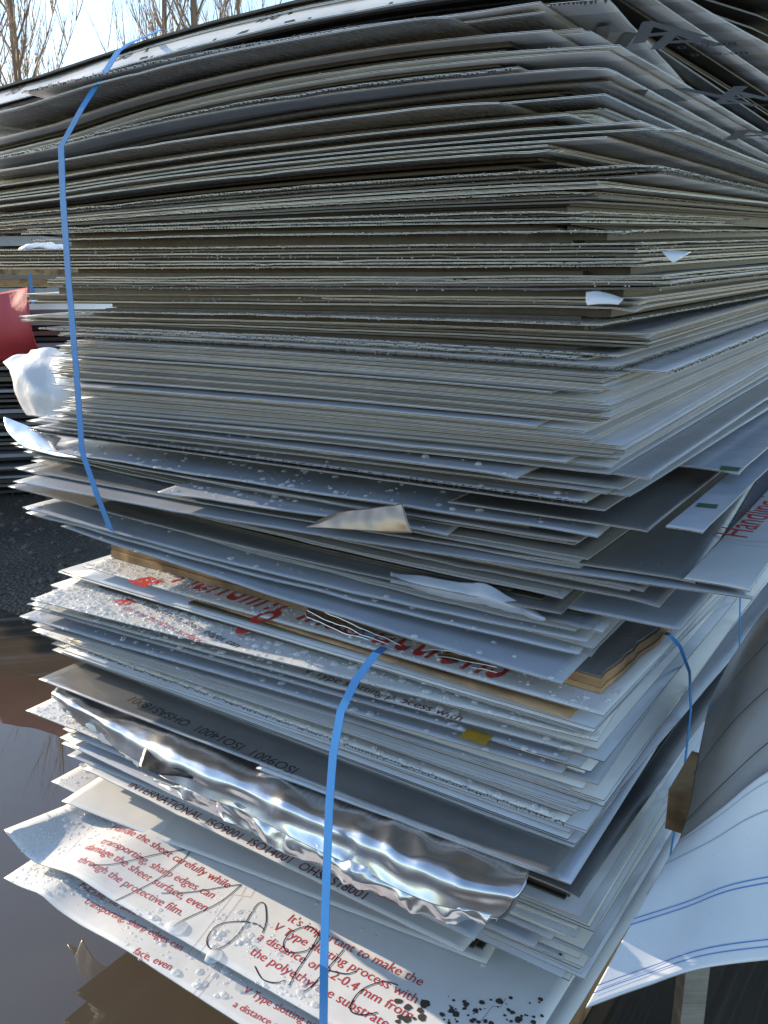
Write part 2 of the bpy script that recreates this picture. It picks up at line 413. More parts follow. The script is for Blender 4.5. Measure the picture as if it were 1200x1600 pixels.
def drops_on(sh, items, name='water_droplets', parent=True):
    """items: (s, t, radius, stretch)"""
    V = []; F = []; n = 8
    for s, t, r, e in items:
        if s < 0 or s > sh.Lu or t < 0 or t > sh.Lv: continue
        b = len(V); a0 = U(0, 6); h = r * U(.45, .7)
        c = loc_of(sh, s, t, -.0001); ca, sa = cos(a0), sin(a0)
        for rr, hh in ((1, 0), (.92, .45), (.6, .85)):
            for i in range(n):
                q = 2 * pi * i / n; x = cos(q) * r * rr * e * (1 + .12 * sin(3 * q + a0)); y = sin(q) * r * rr
                V.append(c + Vector((x * ca - y * sa, x * sa + y * ca, h * hh)))
        V.append(c + Vector((0, 0, h)))
        for k in (0, 1):
            for i in range(n):
                i2 = (i + 1) % n; F.append((b+k*n+i, b+k*n+i2, b+k*n+n+i2, b+k*n+n+i))
        for i in range(n): F.append((b+2*n+i, b+2*n+(i+1) % n, b+3*n))
    if not F: return
    o = link(name, V, F, M['drop'], parent=sh.o, smooth=True); o['kind'] = 'stuff'; return o
def rand_drops(sh, n, s0, s1, t0, t1, r0, r1):
    it = []
    for _ in range(n):
        r = r0 + (r1 - r0) * R() ** 3; it.append((U(s0, s1), t0 + (t1 - t0) * R(), r, U(1, 1.35)))
    return it
def serrate(sh, side='front', pitch=.006, size=.0045, a=0, b=None):
    """ragged saw-cut burrs hanging along an edge"""
    V = []; F = []; L = (sh.Lu if side == 'front' else min(sh.Lv, 1.6)); b = b or L; x = a
    while x < b:
        w = pitch * U(.6, 1.1); h = size * U(.3, 1.2); o = U(0, .002)
        s, t = (x, -.0012) if side == 'front' else (-.0012, x)
        s2, t2 = (x + w, -.0012) if side == 'front' else (-.0012, x + w)
        p = loc_of(sh, s, t, 0); q = loc_of(sh, s2, t2, 0)
        up = R() < .35; base = 0 if up else -TH; k = len(V)
        m_ = (p + q) / 2 + Vector((0, 0, base + (h * .5 if up else -h))); dp = Vector((-.002, 0, 0)) if side == 'front' else Vector((0, -.002, 0))
        V += [p + Vector((0, 0, base)), q + Vector((0, 0, base)), m_, (p + q) / 2 + dp + Vector((0, 0, base))]
        F += [(k, k+1, k+2), (k, k+2, k+3), (k+1, k+3, k+2), (k, k+3, k+1)]
        x += w * U(.9, 1.5)
    o = link('ragged_edge', V, F, M['core'], parent=sh.o); o['kind'] = 'stuff'; return o
GROUND_Z = 0.0
# ------------------------------------------------------------------ ground, puddle, gravel
def puddle_h(x, y):
    n = noise.noise(Vector((x * .9, y * .9, 3))) * .05 + noise.noise(Vector((x * 3, y * 3, 7))) * .012
    d = (x + .1) * .55 + (y - 1.6) * .83          # distance behind the puddle line, measured away from the camera
    bank = max(-1, min(1, (d - .95) / .5))
    return n + .075 * bank - .005
V = []; F = []
gx = [-60, -30, -15, -9, -6] + [-5 + .12 * i for i in range(75)] + [5, 8, 15, 30, 60]
gy = [-40, -15, -6, -3, -1] + [-.6 + .12 * i for i in range(72)] + [9, 11, 14, 20, 35, 70, 140, 300]
for y in gy:
    for x in gx: V.append((x, y, puddle_h(x, y) if (abs(x) < 5.2 and -1 < y < 9) else .03))
W = len(gx)
for j in range(len(gy) - 1):
    for i in range(W - 1): F.append((j*W+i, j*W+i+1, j*W+W+i+1, j*W+W+i))
tag(link('ground', V, F, M['ground'], smooth=True), kind='structure')
m = NT('pale_bounce_ground'); v = m.coord(kind='Object'); m.l(m.mix(m.noise(v, 1.3, 6), (.22, .195, .16), (.38, .34, .29)), m.b.inputs['Base Color']); m.inp('Roughness', .85); m.bump(m.noise(v, 40, 4), .4, .01)
tag(link('unseen_bounce_ground', [(1.15, -30, .06), (45, -30, .06), (45, 60, .06), (1.15, 60, .06), (1.15, -30, -.2), (1.15, 60, -.2)], [(0, 1, 2, 3), (0, 3, 5, 4)], m.m), kind='structure')  # pale ground added out of view to bounce warm light onto undersides
tag(link('puddle_water', [(-7, -3, 0), (1.14, -3, 0), (1.14, 8.6, 0), (-7, 8.6, 0)], [(0, 1, 2, 3)], M['water']), kind='structure')
V = []; F = []
for _ in range(5200):
    x = U(-4.2, 1.5); y = U(1.8, 7); h = puddle_h(x, y)
    if h < -.012: continue
    r = .006 + .022 * R() ** 3; b = len(V); c = Vector((x, y, h + r * .2)); a0 = U(0, 6)
    V.append(c + Vector((0, 0, r * .7)))
    for i in range(5): V.append(c + Vector((cos(a0 + i * 1.257) * r * U(.7, 1.3), sin(a0 + i * 1.257) * r * U(.7, 1.3), r * U(-.1, .3))))
    for i in range(5): V.append(c + Vector((cos(a0 + i * 1.257) * r, sin(a0 + i * 1.257) * r, -r)))
    for i in range(5):
        i2 = (i + 1) % 5; F.append((b, b+1+i, b+1+i2)); F.append((b+1+i, b+6+i, b+6+i2, b+1+i2))
tag(link('loose_gravel', V, F, M['stone']), kind='stuff')

# ------------------------------------------------------------------ bare trees
def tree(x, y, H, r0, label, seed, spread=.16, n1=46):
    random.seed(seed)
    e = empty('poplar_tree', (x, y, 0)); tag(e, label, 'tree', 'bare winter trees behind the scrap yard')
    lean = Vector((U(-.03, .03), U(-.03, .03), 1))
    tp = [Vector((lean.x * H * k / 10 + .1 * sin(k), lean.y * H * k / 10, H * k / 10)) for k in range(11)]
    V = []; F = []; tube(V, F, tp, [r0 * (1 - .09 * k) for k in range(11)], 7)
    link('trunk', V, F, M['bark'], parent=e)
    V = []; F = []
    def branch(p, d, L, r, lev):
        pts = [p]; n = 5
        for k in range(n):
            d = (d + Vector((U(-.09, .09), U(-.09, .09), .10 + .05 * lev))).normalized(); pts.append(pts[-1] + d * L / n)
        tube(V, F, pts, [r * (1 - .17 * k) for k in range(n + 1)], 3)
        if lev < 2:
            for q in range(9 if lev == 0 else 5):
                i = random.randint(1, n); a = U(0, 2 * pi); dd = (d + Vector((cos(a), sin(a), .25)) * U(.3, .6)).normalized()
                branch(pts[i], dd, L * U(.3, .5), r * .45, lev + 1)
    for k in range(n1):
        f = .12 + .86 * k / n1; i = min(9, int(f * 10)); p = tp[i].lerp(tp[i+1], f * 10 - i); a = U(0, 2 * pi)
        branch(p, Vector((cos(a) * spread * 4, sin(a) * spread * 4, 1)).normalized(), H * U(.16, .28) * (1.1 - f * .6), r0 * .34 * (1.1 - f), 0)
    link('branches', V, F, M['twig'], parent=e)
    random.seed(seed + 5)
for i, (px, Y, H, r, lab) in enumerate([
    (48, 24, 15, .15, 'tall bare poplar with upswept branches, thickest trunk at the left of the sky gap'),
    (14, 30, 17, .14, 'bare poplar cut by the left edge of the picture'),
    (268, 27, 16, .13, 'bare tree rising just right of the blue strap above the top sheet'),
    (322, 25, 16, .16, 'bare tree with double stem in the middle of the far row'),
    (375, 30, 15, .13, 'rightmost bare tree showing over the printed top sheet'),
    (95, 44, 11, .10, 'small distant bare tree low beside the tall poplar')]):
    p = aty(px, 300, Y); tree(p.x, Y, H, r, lab, 40 + i * 7, n1=40)
random.seed(21)

# ------------------------------------------------------------------ far stacks at the left
def plain_stack(cx, cy, ang, L, D, z0, z1, n, label, mats, jit=.05, strap=None):
    e = empty('sheet_stack', (cx, cy, 0)); e.rotation_euler = (0, 0, radians(ang)); tag(e, label, 'stack')
    for k in range(n):
        z = z0 + (z1 - z0) * k / n; h = (z1 - z0) / n * U(.35, .8); V = []; F = []; j = U(-jit, jit)
        box(V, F, (j, U(-jit, jit), z + h / 2), L, D, h); link('metal_sheet', V, F, M[mats[k % len(mats)]], parent=e)
    for q in (-.35, .35):
        V = []; F = []; box(V, F, (q * L, 0, z0 / 2), .1, D * .95, z0 - .004); link('wood_bearer', V, F, M['wood'], parent=e)
    if strap:
        V = []; F = []; box(V, F, (strap, -D / 2 - jit - .01, (z0 + z1) / 2), .03, .006, z1 - z0); link('strap', V, F, M['strap'], parent=e)
    return e
p = aty(-60, 600, 5.9)
plain_stack(p.x, 6.3, 12, 3.0, 1.3, .1, 1.30, 34, 'tall dark stack of sheets across the gravel at the left edge', ['rust', 'dark', 'rust', 'grey'], .07)
p = aty(58, 430, 9.5)
plain_stack(p.x, 10, 5, .95, .9, .1, 1.52, 5, 'grey boxed stack with thin blue strap in the left distance', ['grey', 'dark'], .02, -.12)
p = aty(-25, 430, 9)
plain_stack(p.x, 10.3, 20, .95, .9, .1, 1.62, 13, 'pale timber pile in the left distance under the sun glint', ['tan', 'wood'], .07)
for k, (px, Y, L, z1, lab) in enumerate([(-40, 15, 3.2, 2.3, 'long grey stack far behind the timber pile'), (60, 17, 3.0, 2.0, 'low brown stack far beyond the boxed stack'), (150, 16, 3.0, 2.5, 'tall pale stack far behind the upper stack'), (230, 20, 4.0, 2.4, 'distant dark stack nearest the middle trees')]):
    p = aty(px, 430, Y); plain_stack(p.x, Y, U(-10, 10), L, 1.5, .12, z1, 12, lab, [['grey', 'dark'], ['tan', 'dark'], ['under', 'film'], ['rust', 'dark']][k], .06)
# white wrap lying on the boxed stack
rows = [[aty(a, b, 9.3 + .4 * j) for a, b in ((28, 399 - 3*j), (38, 388 - 3*j), (60, 384 - 2*j), (80, 387 - 3*j), (104, 391 - 3*j))] for j in range(3)]
tag(patch('white_wrap', rows, 24, 8, .01, [M['frost']] * 3, wob=.03, wscale=7), 'crumpled white wrap lying on the distant grey stack', 'plastic film')
# red film sheet over the dark stack
rows = [[aty(-80, 466, 5.3), aty(-20, 460, 5.25), aty(20, 452, 5.2), aty(45, 449, 5.15)],
        [aty(-80, 500, 5.2), aty(-20, 495, 5.15), aty(20, 490, 5.1), aty(45, 488, 5.05)],
        [aty(-80, 540, 5.2), aty(-20, 535, 5.15), aty(22, 530, 5.1), aty(50, 525, 5.05)],
        [aty(-80, 572, 5.3), aty(-20, 568, 5.25), aty(28, 562, 5.2), aty(62, 552, 5.15)]]
tag(patch('red_film_sheet', rows, 20, 20, .01, [M['red_film']] * 3, wob=.02, wscale=3), 'red film covered sheet hanging over the dark stack at the left edge', 'film sheet')
# white crumpled film behind the upper stack
rows = [[aty(2, 562, 3.1), aty(30, 549, 3.1), aty(62, 545, 3.0), aty(110, 552, 3.0)],
        [aty(14, 585, 3.0), aty(36, 580, 2.9), aty(70, 575, 2.9), aty(120, 580, 2.8)],
        [aty(24, 618, 2.95), aty(45, 612, 2.85), aty(75, 610, 2.8), aty(120, 612, 2.8)],
        [aty(44, 648, 2.95), aty(60, 652, 2.85), aty(85, 655, 2.8), aty(125, 655, 2.8)]]
tag(patch('white_film_sheet', rows, 30, 30, .003, [M['frost']] * 3, wob=.03, wscale=5), 'crumpled white film sheet sticking out behind the left end of the upper stack', 'film sheet')

# ------------------------------------------------------------------ wood carrying the stacks
def board():
    e = empty('wooden_board', (0, 0, 0)); tag(e, 'brown chipped wooden board lying between the upper and the lower stack', 'wooden board')
    c = atz(941, 1063, .882); l = atz(173, 843, .902); r = atz(1046, 972, .882); v = (r - c).normalized() * 1.1; u = (l - c); v.z = 0; u.z = 0
    un = u.normalized(); vn = v.normalized()
    def zt(p): return .882 + .02 * max(0, min(1, (p - c).dot(un) / u.length))
    def slab(f1, f0, name, mat, ins):
        q = [c + (un + vn) * ins, c + v + un * ins, c + v + u, c + u + vn * ins]; V = []; ns = 40; ring = []
        for i in range(4):
            for k in range(ns):
                p = q[i].lerp(q[(i+1) % 4], k / ns); ring.append(p + Vector((noise.noise(p * 30), noise.noise(p * 31 + Vector((5, 0, 0))), 0)) * .005)
        for f in (f1, (f1 + f0) / 2, f0):
            for p in ring: V.append((p.x, p.y, .8585 + (zt(p) - .8585) * f))
        n = len(ring); F = [tuple(range(n - 1, -1, -1)), tuple(2 * n + k for k in range(n))]
        for lay in (0, 1):
            for i in range(n): i2 = (i + 1) % n; F.append((lay*n+i, lay*n+i2, (lay+1)*n+i2, (lay+1)*n+i))
        return link(name, V, F, mat, parent=e)
    slab(1, .38, 'upper_board', M['wood_dark'], .003); slab(1.12, 1, 'cover_sheet', M['dark'], .008); slab(.38, 0, 'lower_board', M['tan'], 0)
board()

# ------------------------------------------------------------------ sheets of the upper stack
def lu_for(pack, p, z, rot, lx):
    au = pack.au + radians(rot); u = Vector((sin(au), cos(au), 0)); a, b = 0, 4
    for _ in range(30):
        m_ = (a + b) / 2; q = Vector((p.x, p.y, 0)) + u * m_; q.z = z
        if projx(q) < lx: b = m_
        else: a = m_
    return max(.03, a)
def dents(Lu):
    D = [(U(0, Lu), U(.012, .05), U(-.0022, .0014)) for _ in range(random.randint(0, 3))]
    ca = U(.001, .004) if R() < .4 else 0; cw = U(.03, .09)
    def f(s, t):
        z = -ca * max(0, 1 - (s + t) / cw) ** 2; k = exp(-t / .03)
        for c, w, a in D: z += a * exp(-((s - c) / w) ** 2) * k
        return z
    return f
SPEC = []
def CURL1(s, t):
    a = max(0, (s - .82) / .3); return (.018 * sin((s - .82) * 16 + .4) * min(1, a * 1.2) + .03 * max(0, s - 1.1) / .1 * max(0, 1 - t / .15)) * (1 if s > .82 else 0)
def CURL2(s, t):
    a = max(0, (s - .72) / .3); return (-.022 * min(1, a) * abs(sin((s - .72) * 11)) * max(.3, 1 - t / .3)) * (1 if s > .72 else 0)
def add(pack, px, py, left, top, under, label, zc=None, rot=None, Lv=None, **k):
    short = label.split('|')[0]; label = label.replace('|', '')
    z, p = corner_px(pack, px, py, zc); SPEC.append(dict(pack=pack, z=z, px=px, py=py, left=left, top=top, under=under, label=label, rot=rot, Lv=Lv, short=short, fixed=zc is not None, k=k))
TOPU = 'print_under'
for a in [
    (1040, -112, -120, 'white', TOPU, 'topmost sheet of the upper stack|, white top face printed with black letters against the sky', dict(zc=1.93, core='core_pale', wav=.002, curl=lambda s, t: -.045 * max(0, 1 - t / .12) ** 2)),
    (975, -60, -120, 'white', TOPU, 'second printed sheet| just beneath the topmost one', dict(wav=.003)),
    (950, -2, (35, 143), 'white', TOPU, 'frosted slanting second sheet| edge slants under the white printed top sheet', dict(serr=1, wav=.003)),
    (700, 22, -60, 'film', 'under', 'short pale sheet|, pale edged, whose corner stops left of the top corner bundle', {}),
    (845, 3, -60, 'film', TOPU, 'bowed up pale sheet| whose lifted edge reaches the top corner bundle', dict(wav=.003)),
    (852, 17, -60, 'film', 'under', 'flat pale sheet of the top corner bundle|, just under the bowed one', {}),
    (862, 46, -60, 'grey', TOPU, 'stripe backed grey sheet|, lowest of the top corner bundle', {}),
    (812, 104, -60, 'film', 'under', 'torn film sheet| with curled shreds along its front edge below the top bundle', dict(serr=1, wav=.002)),
    (945, 102, -60, 'film', TOPU, 'bright white cornered sheet| reaching right of the torn film sheet', {}),
    (780, 156, -60, 'film', 'under', 'shining edged sheet| with short white corner near the middle of the face', {}),
    (945, 146, -60, 'grey', 'under', 'dull brown sided sheet| just under the bright white corner', {}),
    (888, 178, -60, 'film', 'under', 'small bright cornered sheet| under the brown sided one', {}),
    (1000, 188, -60, 'film', TOPU, 'farthest reaching fanned sheet| right of the other bright corners', {}),
    (1022, 199, -60, 'film', 'under', 'bright sheet just below the farthest reaching one|', {}),
    (948, 213, -60, 'film', TOPU, 'broad blue lit fanned sheet| with clean corner and long straight sides', {}),
    (858, 233, -60, 'under', 'under', 'set back brown sheet| under the broad blue lit fanned one', {}),
    (960, 290, -60, 'film', 'under', 'flat sided white edged sheet| above the dark ragged bundle at eye level', {}),
]:
    add(UP, a[0], a[1], a[2], a[3], a[4], a[5], **a[6])
for a in [
    (900, 557, (60, 505), 'film', 'under', 'torn cornered saw cut sheet| with a blue lit face', dict(serr=1)),
    (965, 556, 90, 'film', 'under', 'black toothed corner sheet| between two blue lit sheets', dict(serr=1)),
    (1043, 581, 90, 'film', 'under', 'sharp jutting blue lit sheet| above the tight bundle', dict(serr=2)),
    (862, 612, 80, 'film', 'under', 'top sheet of the tight bundle|, evenly cut', {}),
    (838, 664, 80, 'film', 'under', 'short sheet inside the tight bundle| whose corner stops to the left', {}),
    (885, 722, 80, 'film', 'under', 'wide pale sheet under the tight bundle| with a plain front strip', {}),
    (808, 744, (60, 652), 'film', 'under', 'droplet flecked short cornered sheet| just under the tight bundle', dict(drops=60)),
    (1155, 738, (1050, 722), 'film', 'under', 'green ended blue lit strip| jutting at the right', dict(zc=1.16)),
    (1015, 746, 400, 'grey', 'under', 'stepped corner grey sheet| under the tight bundle', {}),
    (948, 768, 60, 'grey', 'under', 'grey sheet beneath the stepped corner| with a narrow visible strip', {}),
    (915, 784, (45, 668), 'film', 'under', 'gritty edged blue lit sheet| with droplets on its corner', dict(serr=1, drops=90, core='core')),
    (945, 797, 55, 'dark', 'under', 'dark sheet beneath the gritty edged one|', {}),
    (934, 836, (55, 700), 'film', 'under', 'wide droplet covered upper sheet| whose left end curls into a mirror bright lip', dict(drops=160, wav=.0015)),
    (905, 846, 50, 'dark', 'under', 'blunt cornered dark sheet| just beneath the wide droplet covered one', {}),
    (1012, 829, 700, 'dark', 'under', 'dark strip with bright fold line| beside the green marked strip', {}),
    (1098, 830, (1040, 822), 'film', 'under', 'green taped narrow strip| with blue lit face', {}),
    (1086, 907, (40, 735), 'dark', 'under', 'broad dark grey sheet| with ragged wet right edge', dict(serr=2)),
    (700, 833, (245, 768), 'film', 'under', 'short droplet sheet with a turned up flap| midway along the face', dict(drops=90, zc=1.078)),
    (1172, 921, (1068, 888), 'white', 'under', 'red lettered sheet at the right edge| with blue lit face', dict(wav=.002)),
    (1175, 934, (20, 752), 'grey', 'under', 'far right grey sheet| beneath the ragged dark one', {}),
    (984, 922, 500, 'grey', 'under', 'small square cornered grey sheet| at the right of the upper stack', {}),
    (1006, 921, 500, 'grey', 'under', 'thin cornered grey sheet| next to the square cornered one', {}),
    (1031, 944, 500, 'grey', 'under', 'clean cornered grey sheet| above the wide pale overhanging one', {}),
    (1062, 984, (500, 860), 'film', 'under', 'wide pale overhanging sheet| above the right end of the wooden board', {}),
    (877, 958, (12, 760), 'dark', 'under', 'dark sheet with torn up flap| near its corner', {}),
    (925, 982, 200, 'grey', 'under', 'bright lined grey sheet| right of the torn up flap', {}),
    (942, 985, 200, 'film', 'under', 'narrow pale sheet| at the right of the bright lined one', {}),
    (918, 1003, (35, 793), 'film', 'under', 'black notched sheet| with turned down blue lit corner', dict(drops=60, wav=.003)),
    (905, 1022, (40, 800), 'film', 'under', 'wavy edged sheet| with droplets along its fold', dict(drops=60, wav=.004)),
    (878, 1069, (95, 822), 'film', 'under', 'lowest sheet of the upper stack|, pale with buckled front edge', dict(drops=50, wav=.002, zc=.885)),
]:
    add(UP, a[0], a[1], a[2], a[3], a[4], a[5], **a[6])

ZONES = [  # z high, z low, bundle sizes, pitch, gap range, left tip range, ds range, dt range, tops, unders, wav, label
    (1.89, 1.86, (1, 1), .004, (.02, .03), (-120, -30), (-.02, .05), (.03, .07), ['film'], [TOPU], .0015, 'grey sheet with dull striped underside between the printed top sheet and the first bright bundle'),
    (1.838, 1.74, (2, 4), .0034, (.012, .022), (-120, -30), (-.04, .14), (.01, .06), ['film', 'grey'], ['under', TOPU, TOPU], .0015, 'thin grey sheet seen from beneath in the loosely fanned upper part'),
    (1.74, 1.63, (1, 5), .0034, (.008, .020), (-120, -30), (-.07, .15), (-.02, .06), ['film', 'grey'], ['under', 'under', TOPU], .0012, 'thin grey sheet with brownish right side in the middle of the fanned part'),
    (1.63, 1.50, (1, 7), .0034, (.006, .017), (-60, 60), (-.08, .12), (-.025, .05), ['under', 'grey'], ['under'], .001, 'thin brownish sheet with gritty wet edge just above eye level'),
    (1.50, 1.375, (1, 5), .0034, (.008, .018), (10, 110), (-.10, .06), (-.03, .05), ['film', 'grey', 'dark', 'under'], ['under'], .0015, 'thin dark gapped sheet with bright cut edge in the band behind the blue strap, just below eye level'),
    (1.375, 1.225, (6, 14), .0034, (.004, .006), (62, 105), (-.03, .04), (-.02, .02), ['film', 'film', 'grey'], ['under'], .0004, 'sheet of the tight evenly cut bundle in the lower middle of the upper stack'),
    (1.225, 1.10, (1, 5), .0036, (.007, .018), (30, 90), (-.09, .08), (-.01, .06), ['grey', 'film'], ['under'], .0015, 'thin grey sheet in the stepped group beneath the tight bundle'),
    (1.10, .96, (2, 4), .0036, (.009, .016), (15, 60), (-.03, .08), (.005, .05), ['dark', 'grey', 'film'], ['under'], .0025, 'thin grey sheet between the broad dark sheet and the wide pale overhanging one'),
    (.96, .895, (1, 4), .0038, (.004, .010), (60, 140), (-.0, .08), (-.01, .03), ['film', 'grey'], ['under'], .004, 'buckled thin sheet low in the upper stack just over the wooden board')]
def gen(pack, zones):
    out = []
    for zh, zl, bs, pitch, gap, lt, dsr, dtr, tops, unders, wav, lab in zones:
        z = zh
        while z > zl + .004:
            n = random.randint(*bs); ds = U(*dsr); dt = U(*dtr) if isinstance(dtr, tuple) else U(-dtr, dtr); lx = U(*lt); rot = U(-1.3, 1.3)
            for i in range(n):
                if z < zl + .003: break
                top = random.choice(tops)
                out.append(dict(pack=pack, z=z, gen=True, first=i == 0, ds=ds + U(-.012, .012), dt=dt + U(-.007, .007) - (.010 if i == 0 and z > 1.375 else 0), lx=lx + U(-10, 10), rot=rot + U(-.3, .3), top=top, under=random.choice(unders), label=lab, wav=wav))
                z -= pitch * (U(1, 1.12) if wav < .0007 else U(1, 1.7))
            z -= U(*gap)
    return out
ugen = gen(UP, ZONES)
random.seed(5)
# lower stack heroes ------------------------------------------------
lows = []
for a in [
    (943, 1118, (130, 884), 'white', 'film', 'top sheet of the lower stack|, white with big red letters', dict(drops=420, dsz=.0042)),
    (889, 1121, (290, 932), 'tan', 'tan', 'tan board strip| tucked under the top sheet of the lower stack', dict(skin='tan', core='tan')),
    (915, 1146, (152, 905), 'film', 'under', 'red lettered second sheet of the lower stack|', dict(drops=150)),
    (933, 1158, (48, 936), 'white', 'under', 'frosty ended white sheet| with red text about sharp edges', dict(drops=500)),
    (908, 1177, (45, 944), 'white', 'under', 'slotting text sheet|, white with droplets', dict(drops=320)),
    (885, 1189, (50, 950), 'film', 'under', 'gold taped pale sheet|', dict(drops=200)),
    (878, 1208, (30, 963), 'film', 'under', 'stepped pale sheet| below the gold taped one', dict(drops=150)),
    (935, 1226, (60, 965), 'film', 'under', 'right jutting pale sheet| beneath the stepped corners', {}),
    (890, 1232, (50, 976), 'film', 'under', 'folded corner sheet|, pale with a small white fold', dict(drops=60)),
    (883, 1285, (50, 985), 'white', 'under', 'black beaded sheet| covered in round droplets', dict(serr=1, drops=380)),
    (900, 1314, (110, 1002), 'film', 'under', 'maroon specked sheet| just beneath the black beaded one', {}),
    (896, 1325, (85, 1014), 'film', 'under', 'plain sun tipped sheet| above the fine parallel bundle', {}),
    (872, 1372, (60, 1061), 'bare', 'under', 'upside down lettered sheet| below the fine parallel bundle', dict(zc=.62)),
    (905, 1400, (95, 1068), 'dark', 'under', 'dark toned sheet behind the torn silver roll|', {}),
    (900, 1452, (40, 1110), 'white', 'under', 'droplet tipped sheet| beneath the torn silver roll', dict(drops=200)),
    (892, 1381, (400, 1200), 'film', 'under', 'small pale cornered sheet| right of the silver roll', dict(zc=.611)),
    (862, 1466, (110, 1148), 'film', 'under', 'stepped sheet right of the roll end|', {}),
    (835, 1480, (120, 1170), 'film', 'under', 'pale sheet two steps beneath the roll end|', {}),
    (878, 1497, (105, 1180), 'film', 'under', 'mud spotted sheet| under the roll end', dict(mud=14)),
    (741, 1467, (112, 1166), 'film', 'under', 'red marked pale sheet| just above the certificate lettering', {}),
    (723, 1488, (130, 1200), 'white', 'under', 'certificate lettered sheet| with maroon capitals along its front', {}),
    (771, 1562, (80, 1221), 'white', 'under', 'long plain white sheet| with droplets on its lit left tip', dict(drops=120, mud=8)),
    (760, 1506, (96, 1252), 'white', 'under', 'blue tipped white sheet| wedged above the scrawled one', dict(zc=.322)),
    (765, 1745, (8, 1310), 'white', 'under', 'scrawled white sheet| with red handling text and black marker loops', dict(poster=1, zc=.315, curl=CURL1)),
    (740, 1840, (4, 1358), 'white', 'under', 'lowest red lettered sheet| with a wavy sun lit left end', dict(poster=2, zc=.292, curl=CURL2)),
]:
    add(LP, a[0], a[1], a[2], a[3], a[4], a[5], **a[6])
LZ = [(.835, .70, (2, 4), .0036, (.004, .008), (50, 120), (-.03, .03), .012, ['film', 'white'], ['under'], .0006, 'thin pale sheet in the wet upper part of the lower stack'),
      (.70, .615, (3, 5), .0038, (.003, .005), (90, 110), (-.02, .02), .01, ['film'], ['under'], .0004, 'sheet of the fine parallel bundle in the middle of the lower stack'),
      (.50, .36, (2, 4), .0037, (.004, .007), (95, 130), (-.03, .02), .012, ['film', 'white'], ['under'], .0005, 'thin pale sheet between the silver roll and the scrawled sheets'),
      (.275, .12, (2, 4), .005, (.012, .02), (480, 560), (.02, .08), .02, ['film', 'grey'], ['under'], .001, 'pale sheet low at the bottom right corner of the lower stack')]
lgen = gen(LP, LZ)
random.seed(8)
def realise(pack, heroes, gens):
    items = heroes + gens; items.sort(key=lambda d: -d['z'])
    # keep the hand placed ones, drop generic ones that collide
    kept = []
    hz = [d['z'] for d in heroes]
    for d in items:
        if d.get('gen') and any(abs(d['z'] - h) < .0030 for h in hz): continue
        kept.append(d)
    last = 9
    ref = 'crown of the upper stack' if pack is UP else 'wooden board'; cnt = 0
    for d in kept:
        if not d.get('gen'): ref = 'the ' + d['short']; cnt = 0
        else:
            cnt += 1; d['group'] = d['label']; d['label'] = '%s thin %s faced sheet below %s' % (ORD[cnt], {'film': 'pale', 'white': 'white', 'grey': 'grey', 'dark': 'dark', 'under': 'brownish'}[d['top']], ref)
    for d in kept:
        if d['z'] > last - .0029: d['z'] = last - .0029
        last = d['z']
    for d in kept:
        z = d['z']
        if d.get('gen'):
            p = pack.P0 + pack.u * d['ds'] + pack.v * d['dt']; S, T = pack.ST(p); rot = d['rot']
            Lu = lu_for(pack, p, pack.Z(z, 1.1, 0), rot, d['lx'])
            sh = make_sheet(pack, z, p, Lu, U(2.5, 3.0), rot, d['top'], d['under'], d['label'], group=d['group'], wav=d['wav'], skin='alu' if d['first'] else ('alu_dull' if R() < (.8 if 1.37 < z < 1.66 else .35) else 'alu'), core=random.choice(['core', 'core_pale']), ns=14 if d['wav'] < .0007 else 44, nt=8 if d['wav'] < .0007 else 11, ragged=.0006 if R() < .7 else .0018, curl=None if d['wav'] < .0007 else dents(Lu))
            if 1.36 < z < 1.68 and R() < .6: beads(sh, random.randint(30, 130)); beads(sh, 90, 'side')
            if 1.36 < z < 1.68 and R() < .22: serrate(sh, 'front'); serrate(sh, 'side')
            if z > 1.68 and R() < .4: beads(sh, 60)
            sh.spec = d; KEPT[pack].append((z, sh))
        else:
            p = corner_px(pack, d['px'], d['py'], z)[1]; k = dict(d['k']); left = d['left']
            if isinstance(left, tuple):
                q = pack.on(left[0], left[1], z); w = Vector((q.x - p.x, q.y - p.y, 0)); Lu = w.length
                rot = math.degrees(atan2(w.x, w.y) - pack.au)
                if Lu < .3 or abs(left[1] - 430) < 110: rot = d['rot'] or 0; Lu = lu_for(pack, p, z, rot, left[0])
                elif abs(rot) > 12: rot = max(-12, min(12, rot)); Lu = lu_for(pack, p, z, rot, left[0])
            else:
                rot = d['rot'] if d['rot'] is not None else U(-1, 1); Lu = lu_for(pack, p, pack.Z(z, 1.1, 0), rot, left)
            print('HERO', d['label'][:44], 'z%.3f' % z, 'p%.2f,%.2f' % (p.x, p.y), 'rot%.1f Lu%.2f' % (rot, Lu))
            sh = make_sheet(pack, z, p, Lu, d['Lv'] or (U(2.3, 2.9)), rot, d['top'], d['under'], d['label'], wav=k.get('wav', .0008), skin=k.get('skin', 'alu'), core=k.get('core', random.choice(['core', 'core_pale'])), ns=48, nt=22, ragged=.0007, curl=k.get('curl') or dents(Lu))
            sh.spec = d; H_[d['label']] = sh; KEPT[pack].append((z, sh))
            if k.get('serr'): serrate(sh, 'front' if k['serr'] == 1 else 'side')
            if k.get('drops'):
                drops_on(sh, rand_drops(sh, int(k['drops'] * 1.1), 0, sh.Lu, 0, .10 if pack is LP else .14, .0016, k.get('dsz', .0065) + .001))
H_ = {}
KEPT = {UP: [], LP: []}
_u = 'first second third fourth fifth sixth seventh eighth ninth'.split()
ORD = [''] + _u + 'tenth eleventh twelfth thirteenth fourteenth fifteenth sixteenth seventeenth eighteenth nineteenth'.split()
